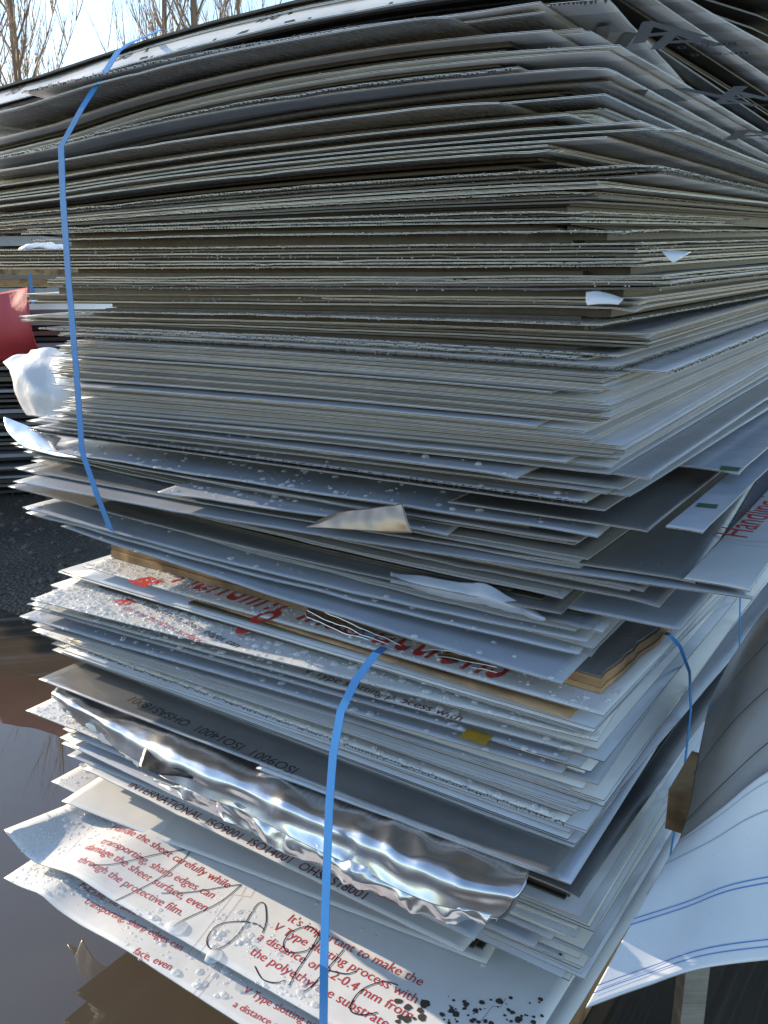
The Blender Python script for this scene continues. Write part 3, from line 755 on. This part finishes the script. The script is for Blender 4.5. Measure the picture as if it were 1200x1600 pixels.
for _a, _b in (('twentieth', 'twenty'), ('thirtieth', 'thirty'), ('fortieth', 'forty'), ('fiftieth', 'fifty')): ORD += [_a] + ['%s %s' % (_b, q) for q in _u]
realise(UP, [d for d in SPEC if d['pack'] is UP], ugen)
realise(LP, [d for d in SPEC if d['pack'] is LP], lgen)
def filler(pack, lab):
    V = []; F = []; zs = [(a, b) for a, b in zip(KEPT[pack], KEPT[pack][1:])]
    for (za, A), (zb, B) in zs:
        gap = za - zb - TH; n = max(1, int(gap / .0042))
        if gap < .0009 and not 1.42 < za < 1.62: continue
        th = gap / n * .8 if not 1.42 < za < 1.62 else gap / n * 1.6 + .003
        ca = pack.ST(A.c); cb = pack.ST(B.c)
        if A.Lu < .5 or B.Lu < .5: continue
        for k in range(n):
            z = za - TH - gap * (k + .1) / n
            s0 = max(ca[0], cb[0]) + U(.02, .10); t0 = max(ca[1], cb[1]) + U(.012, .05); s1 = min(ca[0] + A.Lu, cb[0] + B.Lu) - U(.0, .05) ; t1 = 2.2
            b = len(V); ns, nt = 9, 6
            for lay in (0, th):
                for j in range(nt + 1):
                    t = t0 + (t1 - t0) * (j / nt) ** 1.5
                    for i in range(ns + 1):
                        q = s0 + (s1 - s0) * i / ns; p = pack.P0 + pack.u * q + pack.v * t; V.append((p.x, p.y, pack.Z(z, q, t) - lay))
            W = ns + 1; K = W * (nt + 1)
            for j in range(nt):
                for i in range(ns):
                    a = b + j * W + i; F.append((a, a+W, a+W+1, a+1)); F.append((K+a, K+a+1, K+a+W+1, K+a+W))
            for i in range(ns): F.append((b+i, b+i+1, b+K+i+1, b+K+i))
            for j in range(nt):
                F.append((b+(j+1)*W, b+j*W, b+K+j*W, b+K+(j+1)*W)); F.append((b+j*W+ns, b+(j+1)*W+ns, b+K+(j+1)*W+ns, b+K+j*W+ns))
    if pack is UP:  # unseen solid slabs added to stop light showing through near eye level
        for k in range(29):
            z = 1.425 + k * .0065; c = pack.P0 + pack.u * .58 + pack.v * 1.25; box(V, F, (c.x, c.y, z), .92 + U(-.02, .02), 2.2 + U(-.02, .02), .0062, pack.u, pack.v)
    tag(link('gap_filler_sheets', V, F, M['inner']), lab, 'sheet edges', kind='stuff')
filler(UP, 'shaded set back sheets and unseen added blocking slabs in gaps of the upper stack')
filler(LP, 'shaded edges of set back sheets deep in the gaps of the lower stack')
def hs(sub):
    for k, v in H_.items():
        if sub in k: return v
    raise KeyError(sub)
print('SHEETS', len(ALL))
# ------------------------------------------------------------------ print on the sheets
def text_fit(sh, string, p0, p1, mat, hf=1.0, side=1, flip=False, bold=False):
    """lay a line of text on a sheet so that its baseline runs between the two spots"""
    a = px_st(sh, *p0); b = px_st(sh, *p1); dx = a[0] - b[0]; dy = b[1] - a[1]; L = sqrt(dx * dx + dy * dy)
    V, F = text_geo(string, bold); w = max(v.x for v in V)
    size = L / w * hf; return text_on(sh, string, size, a[0], a[1], mat, math.degrees(atan2(dy * side, dx)), side, flip, wid=1 / hf, bold=bold)
def quad_on(sh, pts, mat, name, lift=.0006):
    st = [px_st(sh, *p) for p in pts]; return link(name, [loc_of(sh, a, b, lift) for a, b in st], [tuple(range(len(st)))], M[mat], parent=sh.o)
P1 = hs('scrawled white'); P2 = hs('lowest red lettered')
for t, a, b in [("Handle the sheet carefully while", (170, 1296), (354, 1388)), ("transporting, sharp edges can", (155, 1317), (330, 1404)),
                ("damage the sheet surface, even", (130, 1326), (318, 1424)), ("through the protective film.", (119, 1346), (281, 1431)),
                ("It's important to make the", (447, 1438), (657, 1541)), ("V Type slotting process with", (424, 1451), (648, 1568)),
                ("a distance of 0.2-0.4 mm from", (400, 1467), (640, 1594)), ("the polyethylene substrate", (388, 1490), (602, 1607))]:
    text_fit(P1, t, a, b, 'ink_red', 1.05)
for t, a, b in [("Handle the sheet carefully", (122, 1384), (270, 1458)), ("transporting, sharp edges can", (130, 1410), (281, 1486)),
                ("face, even", (206, 1489), (264, 1516)), ("V Type slotting process with", (378, 1550), (560, 1645)), ("a distance of 0.2-0.4 mm", (362, 1572), (510, 1650))]:
    text_fit(P2, t, a, b, 'ink_red', 1.05)
c_ = hs('certificate lettered')
text_fit(c_, "INTERNATIONAL  ISO9001  ISO14001  OHSAS18001", (198, 1228), (566, 1406), 'ink_maroon', 1.1)
quad_on(c_, [(588, 1392), (634, 1411), (628, 1416), (590, 1399)], 'ink_red', 'red_print_block')
r_ = hs('red marked pale')
text_fit(r_, "Handling on the surface, even with", (385, 1298), (535, 1368), 'ink_dark', 1.0)
u_ = hs('upside down lettered')
text_fit(u_, "ISO9001  ISO14001  OHSAS18001", (470, 1202), (212, 1089), 'ink_dark', 1.0)
f_ = hs('frosty ended')
text_fit(f_, "transporting, sharp edges can", (222, 944), (368, 1012), 'ink_dark', 1.0)
text_fit(f_, "damage the sheet surface", (190, 950), (310, 1004), 'ink_red', 1.0)
s_ = hs('slotting text')
text_fit(s_, "V Type slotting process with", (472, 1050), (718, 1127), 'ink_maroon', 1.1)
t_ = hs('top sheet of the lower')
text_fit(t_, "Handling instructions", (262, 908), (778, 1062), 'ink_red', 2.9)
quad_on(t_, [(198, 908), (235, 901), (258, 909), (224, 918)], 'ink_red', 'red_print_block')
s2 = hs('red lettered second')
text_fit(s2, "Handling instructions", (232, 924), (752, 1074), 'ink_red', 2.6)
for sh in (f_,):
    quad_on(sh, [(175, 938), (200, 935), (214, 941), (190, 947)], 'ink_red', 'red_print_block')
quad_on(s_, [(418, 1013), (436, 1006), (466, 1015), (450, 1024)], 'ink_red', 'red_print_block')
g_ = hs('gold taped'); quad_on(g_, [(717, 1152), (732, 1137), (771, 1150), (757, 1166)], 'ink_gold', 'gold_tape')
quad_on(hs('green taped'), [(1086, 792), (1091, 786), (1123, 789), (1119, 795)], 'ink_green', 'green_tape')
quad_on(hs('green ended'), [(1124, 735), (1127, 728), (1158, 731), (1153, 737)], 'ink_green', 'green_tape')
h_ = hs('red lettered sheet at the right'); text_fit(h_, "Handling instructions", (1166, 842), (1285, 728), 'ink_red', .95)
px_line(h_, [(1116, 842), (1160, 852), (1230, 858)], .0008, 'ink_dark'); px_line(h_, [(1112, 838), (1160, 846), (1230, 848)], .0008, 'ink_dark')
mk = hs('maroon specked')
for a in (400, 500, 575, 640, 735):
    y = 1002 + (a - 110) * .395; quad_on(mk, [(a, y - 4), (a + 8, y - 9), (a + 38, y + 4), (a + 30, y + 9)], 'ink_maroon', 'maroon_print_mark')
for sh, x0, y0 in ((P1, 400, 1388), (P1, 385, 1386), (P1, 790, 1560)):
    px_line(sh, [(x0, y0), (x0 - 8, y0 + 14), (x0 - 20, y0 + 12), (x0 - 95, y0 + 110)], .0006, 'ink_maroon')
px_line(P1, [(130, 1283), (90, 1322)], .0006, 'ink_maroon'); px_line(P1, [(148, 1285), (100, 1338)], .0006, 'ink_maroon')
px_line(P2, [(330, 1520), (296, 1560)], .0006, 'ink_maroon'); px_line(P2, [(338, 1522), (304, 1566)], .0006, 'ink_maroon')
# marker scrawl
for pts in [[(140, 1352), (180, 1350), (250, 1334), (292, 1328), (295, 1334), (276, 1352), (240, 1378), (180, 1408)],
            [(252, 1396), (300, 1394), (370, 1383), (371, 1388), (340, 1412), (290, 1436), (270, 1448)],
            [(410, 1458), (416, 1440), (414, 1414), (404, 1412), (392, 1428), (374, 1458), (348, 1480), (328, 1482), (324, 1466), (340, 1446), (372, 1440), (400, 1444), (412, 1452)],
            [(498, 1460), (482, 1448), (456, 1456), (443, 1474), (450, 1488), (478, 1486), (498, 1472), (500, 1458), (486, 1484), (462, 1520), (452, 1540)],
            [(537, 1484), (520, 1504), (488, 1540), (474, 1550)], [(512, 1516), (540, 1522), (556, 1518)],
            [(622, 1540), (600, 1534), (570, 1544), (552, 1562), (548, 1580), (568, 1586), (590, 1582)],
            [(398, 1510), (410, 1530), (430, 1536), (446, 1532)]]:
    px_line(P1, pts, .0022, 'ink_shade_black', name='marker_scrawl', smooth_curve=True, lift=.0009)
# letters under and over the uppermost sheets
top = hs('topmost sheet'); fr = hs('frosted slanting')
for k, s in enumerate((1.32, .98, .62)):
    text_on(top, "VIVA", .20, s, .004, 'ink_dark', 0, 1, wid=.9, bold=True); text_on(top, "98", .045, s + .07, .02, 'ink_dark', 0, 1)
for sh, ss, t0 in ((top, (.95, .45, .08), (.16, .75, 1.3)), (fr, (.75, .25), (.16, .75, 1.3, 1.9)), (hs('bright white cornered'), (.5, .1), (.16, .8)), (hs('bowed up pale'), (.7, .2), (.12, .7)), (hs('farthest reaching'), (.7, .2), (.12, .7))):
    for s in ss:
        for t in t0:
            text_on(sh, "VIVA", .17, s, t + .14, 'ink_soft', 0, -1, bold=True); text_on(sh, "ACM", .05, s + .02, t + .21, 'ink_dark', 0, -1)
            text_on(sh, "0.89-98", .03, s - .3, t + .21, 'ink_dark', 0, -1)
# dense wet beads on the sun lit ends
for sub, n, s0 in (('frosty ended', 900, .45), ('slotting text', 260, .4), ('top sheet of the lower', 350, .35), ('droplet tipped', 260, .3), ('long plain', 160, .3), ('scrawled', 0, 0), ('lowest red', 0, 0), ('red lettered second', 300, .4)):
    sh = hs(sub); n and drops_on(sh, rand_drops(sh, n, sh.Lu - s0, sh.Lu, 0, .16, .0019, .006))
it = []
def px_drops(sh, boxes, out):
    for x0, y0, x1, y1, n, r0, r1 in boxes:
        for _ in range(n):
            s, t = px_st(sh, U(x0, x1), U(y0, y1)); out.append((s, t, r0 + (r1 - r0) * R() ** 2.5, U(1, 1.4)))
px_drops(P1, [(20, 1300, 100, 1350, 150, .001, .004), (60, 1255, 130, 1310, 100, .001, .0045), (100, 1270, 200, 1330, 120, .001, .004), (180, 1420, 262, 1462, 100, .001, .005), (330, 1420, 400, 1480, 80, .001, .006),
              (380, 1440, 440, 1500, 60, .001, .004), (400, 1530, 500, 1570, 60, .001, .006), (300, 1380, 350, 1430, 60, .0008, .002), (430, 1500, 520, 1560, 50, .0008, .003)], it)
for x, y, r, e in ((276, 1449, .019, 1.15), (334, 1494, .015, 1.3), (240, 1434, .008, 1), (215, 1431, .006, 1), (345, 1458, .008, 1), (383, 1468, .007, 1.1), (395, 1480, .006, 1)):
    s, t = px_st(P1, x, y); it.append((s, t, r, e))
drops_on(P1, it)
it = []
px_drops(P2, [(20, 1345, 90, 1392, 200, .001, .004), (90, 1360, 150, 1400, 80, .001, .005), (120, 1370, 200, 1420, 60, .001, .005), (190, 1440, 280, 1500, 60, .001, .005), (260, 1490, 380, 1560, 30, .002, .009)], it)
drops_on(P2, it)
# puddle of rain lying on the scrawled sheet
def pool(sh, pts, h):
    n = 40; c = Vector((sum(p[0] for p in pts) / len(pts), sum(p[1] for p in pts) / len(pts), 0)); P = [Vector((*p, 0)) for p in pts] ; P = P + [P[0]]
    V = []; F = []
    for f, hh in ((1, -.0002), (.97, h * .7), (.88, h), (.4, h)):
        for i in range(n):
            q = catmull(P, i / n * (len(P) - 1)); q = c.lerp(q, f); s, t = px_st(sh, q.x, q.y); V.append(loc_of(sh, s, t, hh))
    for k in range(3):
        for i in range(n): F.append((k*n+i, k*n+(i+1) % n, (k+1)*n+(i+1) % n, (k+1)*n+i))
    F.append(tuple(3 * n + i for i in range(n)))
    o = link('rain_pool', V, F, M['pool'], parent=sh.o, smooth=True); return o
pool(P1, [(104, 1330), (120, 1316), (160, 1316), (220, 1342), (285, 1366), (300, 1384), (285, 1404), (252, 1412), (215, 1402), (170, 1382), (120, 1352)], .0016)
# mud spots
def mud(sh, x0, y0, x1, y1, n, r0, r1):
    for _ in range(n):
        s, t = px_st(sh, U(x0, x1), U(y0, y1))
        if not (0 < s < sh.Lu and 0 < t < sh.Lv): continue
        r = U(r0, r1) * U(.5, 1); q = [(s + r * cos(a * .698) * U(.75, 1.2), t + r * sin(a * .698) * U(.75, 1.2)) for a in range(9)]
        link('mud_spot', [loc_of(sh, a, b, .0007) for a, b in q], [tuple(range(9))], M['mud'], parent=sh.o)
mud(hs('long plain'), 650, 1480, 790, 1560, 22, .001, .005)
mud(P1, 690, 1555, 850, 1600, 46, .002, .007)
mud(hs('mud spotted'), 740, 1440, 900, 1500, 14, .002, .005)
mud(P1, 600, 1560, 720, 1600, 18, .002, .010)

# ------------------------------------------------------------------ straps
def on_face(pack, px, py, T=None, S=None):
    d = ray(px, py); o = Vector((0, 0, CAM_H))
    if T is not None: k = (pack.P0.dot(pack.v) + T) / d.dot(pack.v)
    else: k = (pack.P0.dot(pack.u) + S) / d.dot(pack.u)
    return o + d * k
def face_T(pack, S, z, band):
    best = 9
    for zc, sh in KEPT[pack]:
        c = pack.ST(sh.c); du = sh.u.dot(pack.u); dv = sh.u.dot(pack.v)
        sS = (S - c[0]) / du
        if -.02 < sS < sh.Lu and abs(pack.Z(zc, S, c[1]) - z) < band: best = min(best, c[1] + sS * dv)
    return best
def hugT(pack, px, py, band=.1, off=.006):
    T = -.03
    for _ in range(6):
        p = on_face(pack, px, py, T=T); S, _t = pack.ST(p); T = face_T(pack, S, p.z, band)
        if T > 5: T = -.03
    return on_face(pack, px, py, T=T - off)
def face_S(pack, T, z, band):
    best = 9
    for zc, sh in KEPT[pack]:
        c = pack.ST(sh.c); t = (T - c[1]) / sh.v.dot(pack.v)
        if -.02 < t < sh.Lv and abs(pack.Z(zc, c[0], T) - z) < band: best = min(best, c[0] + t * sh.v.dot(pack.u))
    return best
def hugS(pack, px, py, band=.1, off=.006):
    S = -.03
    for _ in range(6):
        p = on_face(pack, px, py, S=S); _s, T = pack.ST(p); S = face_S(pack, T, p.z, band)
        if S > 5: S = -.03
    return on_face(pack, px, py, S=S - off)
def hull(pack, pts, hug, dirv, key, extra={}):
    out = [hug(pack, x, y, b, o) for x, y, b, o in pts]; P0 = pack.P0
    V_ = [(p - P0).dot(dirv) for p in out]; n = len(pts)
    for k in range(n):
        if pts[k][1] in extra: V_[k] = min(V_[k], (atz(pts[k][0], extra[pts[k][1]][0], extra[pts[k][1]][1]) - P0).dot(dirv) - .012)
    for k in range(n):
        if key == 'T' and pts[k][1] >= 1500:
            sh = hs('scrawled white'); c = pack.ST(sh.c); S = pack.ST(on_face(pack, pts[k][0], pts[k][1], T=-.15))[0]
            V_[k] = c[1] + (S - c[0]) / sh.u.dot(pack.u) * sh.u.dot(pack.v) - .008; print('DBG strapT', pts[k][1], V_[k], out[k].z)
    for i in range(n):
        for j in range(i + 2, n):
            for k in range(i + 1, j):
                f = (pts[k][1] - pts[i][1]) / (pts[j][1] - pts[i][1]); V_[k] = min(V_[k], V_[i] * (1 - f) + V_[j] * f)
    return [on_face(pack, pts[k][0], pts[k][1], **{key: V_[k]}) for k in range(n)]
def strap(name, pts, wdir, w, label, cat='strap'):
    P = []
    for i in range(len(pts) - 1):
        n = 5
        for k in range(n): P.append(pts[i].lerp(pts[i+1], k / n))
    P.append(pts[-1]); nn = []
    for k, p in enumerate(P):
        d = (P[min(k+1, len(P)-1)] - P[max(0, k-1)]).normalized(); nn.append(wdir.cross(d).normalized() * -1)
    o = ribbon(name, P, w, wdir, nn, .0012, M['strap']); tag(o, label, cat); return o
g = lambda pk, x, y, T: on_face(pk, x, y, T)
strap('plastic_strap', [g(UP, 250, 46, .13)] + hull(UP, [(205, 66, .02, .004), (184, 80, .03, .006), (128, 168, .06, .008), (95, 229, .08, .008), (98, 310, .06, .008), (107, 440, .06, .008), (118, 570, .06, .008), (128, 706, .05, .008), (150, 770, .04, .006), (172, 826, .03, .004)], hugT, UP.v, 'T') + [on_face(UP, 186, 842, T=.02)],
      UP.u, .0175, 'blue strap running down the left part of the upper stack')
strap('plastic_strap', [g(LP, 640, 990, .20), g(LP, 612, 1004, .09)] + hull(LP, [(588, 1020, .012, .003), (556, 1062, .03, .006), (532, 1112, .04, .008), (520, 1180, .04, .01), (514, 1260, .05, .012), (511, 1340, .05, .014), (508, 1420, .05, .014), (506, 1510, .13, .010), (505, 1600, .16, .008), (504, 1700, .16, .008)], hugT, LP.v, 'T', {1260: (1270, .598), 1340: (1338, .548), 1420: (1360, .51)}),
      LP.u, .0165, 'blue strap hanging down the front of the lower stack')
K_ = hugS
strap('plastic_strap', [on_face(LP, 1030, 985, S=.12), K_(LP, 1046, 992, .02, .002), K_(LP, 1062, 1010, .03), K_(LP, 1077, 1050, .05), K_(LP, 1079, 1110, .08), K_(LP, 1068, 1210, .1), K_(LP, 1048, 1330, .12), K_(LP, 1034, 1450, .12)],
      LP.v, .014, 'dark blue strap looping over the right side of the lower stack')
strap('plastic_strap', [K_(LP, 1156, 915, .02), K_(LP, 1156, 940, .03), K_(LP, 1155, 1026, .05), K_(LP, 1150, 1120, .05)], LP.v, .010, 'short thin blue strap at the far right of the lower stack')

# ------------------------------------------------------------------ torn silver roll
rollE = empty('torn_metal_sheet', atz(400, 1230, .55)); tag(rollE, 'torn bright silver sheet rolled over along the front of the lower stack', 'torn sheet')
def rows_z(R_): return [[atz(x, y, z) for x, y in row] for row, z in R_]
ro = rollE.location.copy()
def kid(o): o.parent = rollE; o.location = o.location - ro; return o
kid(patch('rolled_skin', rows_z([
    ([(110, 1060), (260, 1118), (400, 1172), (550, 1232), (700, 1290), (830, 1340)], .606),
    ([(84, 1078), (245, 1146), (395, 1205), (548, 1268), (700, 1330), (822, 1380)], .603),
    ([(78, 1086), (237, 1168), (388, 1234), (535, 1298), (690, 1366), (806, 1402)], .594),
    ([(82, 1092), (232, 1188), (382, 1254), (528, 1322), (680, 1392), (794, 1422)], .565),
    ([(92, 1104), (230, 1200), (374, 1268), (517, 1338), (666, 1408), (778, 1436)], .546)]), 90, 26, .0012, [M['mirror'], M['dark'], M['alu']], wob=.007, wscale=7, seed=3, crease=.75))
kid(patch('torn_lower_skin', rows_z([
    ([(215, 1170), (320, 1230), (420, 1276), (510, 1326), (600, 1366), (690, 1404), (768, 1430)], .552),
    ([(210, 1184), (318, 1244), (415, 1292), (503, 1342), (592, 1382), (682, 1418), (760, 1440)], .536),
    ([(214, 1200), (316, 1262), (412, 1312), (500, 1358), (588, 1396), (672, 1433), (748, 1450)], .508)]), 150, 24, .0012, [M['mirror'], M['dark'], M['alu']], wob=.014, wscale=9, seed=9, crease=.8,
    hole=lambda u, v: u < .2 and v < .7 + .2 * sin(u * 30)))
kid(patch('torn_left_flap', rows_z([
    ([(84, 1088), (130, 1112), (180, 1140), (236, 1163)], .572),
    ([(90, 1098), (132, 1128), (178, 1156), (226, 1180)], .556),
    ([(112, 1118), (150, 1150), (185, 1172), (216, 1199)], .528)]), 40, 16, .001, [M['frost'], M['dark'], M['alu']], wob=.007, wscale=30, seed=4))
kid(patch('end_curl', rows_z([
    ([(790, 1382), (806, 1380), (822, 1372)], .597),
    ([(786, 1404), (806, 1398), (822, 1385)], .575),
    ([(778, 1428), (798, 1418), (812, 1402)], .55),
    ([(776, 1440), (790, 1432), (800, 1420)], .535)]), 8, 16, .001, [M['dark'], M['mirror'], M['alu']], wob=.002, wscale=40))
kid(patch('tear_shade_patch', rows_z([
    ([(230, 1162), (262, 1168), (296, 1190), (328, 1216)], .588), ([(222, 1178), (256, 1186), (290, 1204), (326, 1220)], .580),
    ([(217, 1198), (248, 1209), (285, 1214), (322, 1224)], .570)]), 14, 10, .002, [M['ink_shade_black']] * 3, wob=.004, wscale=40))  # black patch over the tear stands for the shade inside it

# ------------------------------------------------------------------ curled lips and flaps of the upper stack
def rows_f(R_): return [[on_face(UP, x, y, T) for x, y in row] for row, T in R_]
tag(patch('curled_lip', rows_f([
    ([(6, 651), (40, 664), (70, 674), (95, 684)], .02), ([(9, 668), (42, 676), (66, 684), (88, 696)], -.005),
    ([(20, 684), (50, 692), (70, 700), (92, 706)], -.022), ([(40, 700), (62, 706), (92, 713), (126, 715)], -.03)]), 24, 16, .002, [M['mirror'], M['under'], M['alu']], wob=.003, wscale=12),
    'mirror bright curled lip of metal at the left end of the upper stack', 'curled metal')
tag(patch('curled_flap', rows_f([
    ([(498, 812), (530, 800), (560, 796), (595, 791), (628, 786)], -.045), ([(488, 818), (525, 813), (562, 812), (600, 810), (634, 806)], -.058),
    ([(478, 822), (520, 826), (565, 829), (605, 832), (643, 833)], -.064)]), 30, 12, .0016, [M['tanmetal'], M['bare'], M['alu']], wob=.0025, wscale=22),
    'turned up tan metal flap with torn edge midway along the face', 'curled metal')
tag(patch('torn_flap', rows_f([
    ([(610, 893), (680, 903), (722, 908), (760, 913), (806, 936), (850, 962)], .0), ([(610, 903), (680, 918), (724, 928), (762, 934), (804, 950), (852, 968)], -.02),
    ([(610, 910), (680, 930), (730, 942), (766, 948), (806, 960), (846, 972)], -.01)]), 40, 12, .0015, [M['film'], M['under'], M['alu']], wob=.004, wscale=20, seed=2),
    'torn up blue white strip lying across the lower face of the upper stack', 'torn film')
for n_, pts, lab in (('folded_corner', [([(916, 456), (938, 454), (975, 466)], 0), ([(915, 468), (936, 464), (972, 470)], -.02), ([(917, 477), (940, 475), (966, 476)], -.025)], 'small white folded corner right of the middle of the upper stack'),
                 ('folded_corner', [([(1033, 391), (1052, 391), (1080, 393)], .01), ([(1040, 399), (1056, 398), (1072, 397)], -.015), ([(1051, 411), (1058, 407), (1064, 402)], -.02)], 'small white folded corner at the right just below the longest flat sheet')):
    tag(patch(n_, rows_f(pts), 10, 8, .001, [M['frost'], M['frost'], M['alu']], wob=.0015, wscale=40), lab, 'folded corner')
for k, (dy, T, mt) in enumerate(((0, -.03, 'mirror'), (8, -.035, 'bare'), (-9, -.02, 'film'))):
    tag(patch('buckled_edge', rows_f([
        ([(478, 946 + dy), (540, 968 + dy), (600, 990 + dy), (650, 1004 + dy), (700, 1012 + dy), (770, 1033 + dy)], T + .06),
        ([(478, 950 + dy), (538, 976 + dy), (598, 1003 + dy), (648, 1018 + dy), (702, 1020 + dy), (772, 1040 + dy)], T + .02),
        ([(480, 954 + dy), (536, 980 + dy), (600, 1004 + dy), (652, 1024 + dy), (706, 1028 + dy), (776, 1046 + dy)], T)]), 50, 10, .0012, [M[mt], M['under'], M['alu']], wob=.006, wscale=14, seed=k * 7),
        ['shiny buckled edge crumpled over the wooden board', 'dull buckled edge lowest of the crumpled ones over the board', 'pale buckled edge highest of the crumpled ones over the board'][k], 'buckled metal')

# ------------------------------------------------------------------ the next stack at the right
CR = [[(915, 1575, 1.0), (1000, 1543, 1.02), (1100, 1512, 1.04), (1260, 1494, 1.08)],
      [(1010, 1400, 1.15), (1090, 1372, 1.17), (1170, 1340, 1.19), (1320, 1310, 1.22)],
      [(1062, 1310, 1.25), (1125, 1262, 1.25), (1210, 1200, 1.26), (1340, 1150, 1.28)],
      [(1085, 1200, 1.37), (1150, 1120, 1.34), (1240, 1050, 1.34), (1360, 990, 1.36)],
      [(1108, 1100, 1.50), (1170, 1020, 1.44), (1260, 940, 1.44), (1380, 880, 1.45)],
      [(1140, 1030, 1.62), (1200, 950, 1.55), (1290, 880, 1.55), (1400, 820, 1.56)]]
CW = [[aty(x, y, Y) for x, y, Y in r] for r in CR]
curved = patch('curved_sheet', CW[:3], 40, 30, .003, [M['sheeting'], M['under'], M['alu']], wob=.004, wscale=4)
tag(curved, 'big white curved sheet with blue lines drooping at the bottom right', 'curved sheet')
def cs(u, v):
    rr = [catmull([r[i] for r in CW[:3]], v * 2) for i in range(4)]; return catmull(rr, u * 3)
def cn(u, v):
    a = cs(min(1, u + .01), v) - cs(max(0, u - .01), v); b = cs(u, min(1, v + .01)) - cs(u, max(0, v - .01)); return a.cross(b).normalized()
for v0, w, mt in ((.085, .0055, 'ink_blue'), (.12, .0055, 'ink_blue'), (.36, .005, 'ink_blue'), (.385, .005, 'ink_blue'), (.72, .006, 'ink_faint'), (.9, .006, 'ink_faint')):
    V = []; F = []
    for k in range(41):
        u = k / 40
        for e in (-1, 1):
            q = v0 + e * w * .55; p = cs(u, q); nn = cn(u, q); nn = nn * (noise.noise(p * 4) * .004 + .4 * noise.noise(p * 4 * 2.7) * .004 + .001); V.append(p + nn - curved.location)
    for k in range(40): F.append((2*k, 2*k+1, 2*k+3, 2*k+2))
    link('printed_line', V, F, M[mt], parent=curved)
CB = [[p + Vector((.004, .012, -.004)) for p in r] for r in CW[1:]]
back_ = patch('curved_sheet_shade_part', CB, 40, 50, .003, [M['brownish'], M['under'], M['alu']], wob=.006, wscale=4, seed=5)  # upper part of the same sheet; its brown reflection sits in the colour
tag(back_, 'upper part of the white curved sheet, its brown reflection put into the colour', 'curved sheet')
for v0 in (.22, .33, .5, .7):
    V = []; F = []
    for k in range(41):
        for e in (-1, 1):
            q = v0 + e * .0022 + .05 * (k / 40 - .5); rr = [catmull([r[i] for r in CB], q * (len(CB) - 1)) for i in range(4)]; p = catmull(rr, k / 40 * 3); p = p + Vector((-.002, -.007, .002)); V.append(p - back_.location)
    for k in range(40): F.append((2*k, 2*k+1, 2*k+3, 2*k+2))
    link('printed_line', V, F, M['ink_dark'], parent=back_)
blk = empty('wood_block', aty(1082, 1238, 1.46)); tag(blk, 'pale cut wood block wedged between the lower stack and the curved sheet', 'wood block')
V = []; F = []; ax = Vector((sin(radians(33)), cos(radians(33)), 0)); ay = Vector((cos(radians(33)), -sin(radians(33)), 0))
box(V, F, (0, 0, 0), .16, .05, .08, ax, ay); link('block', V, F, M['tan'], parent=blk)
pp = aty(1078, 1560, 1.42)
V = []; F = []; box(V, F, (0, 0, .25), .045, .045, .5); tag(link('timber_post', V, F, M['grey_wood'], loc=(pp.x, pp.y, 0)), 'short grey timber post standing under the drooping curved sheet', 'post')
# bearers under the main stack
for q, lab in ((.12, 'wood bearer under the near end of the lower stack'), (.62, 'wood bearer under the middle of the lower stack'), (1.05, 'wood bearer under the left end of the lower stack')):
    V = []; F = []; c = LP.P0 + LP.u * q + LP.v * 1.3; box(V, F, (0, 0, .055), .09, 2.2, .1, LP.u, LP.v)
    tag(link('wood_bearer', V, F, M['wood'], loc=(c.x, c.y, 0)), lab, 'wood bearer')
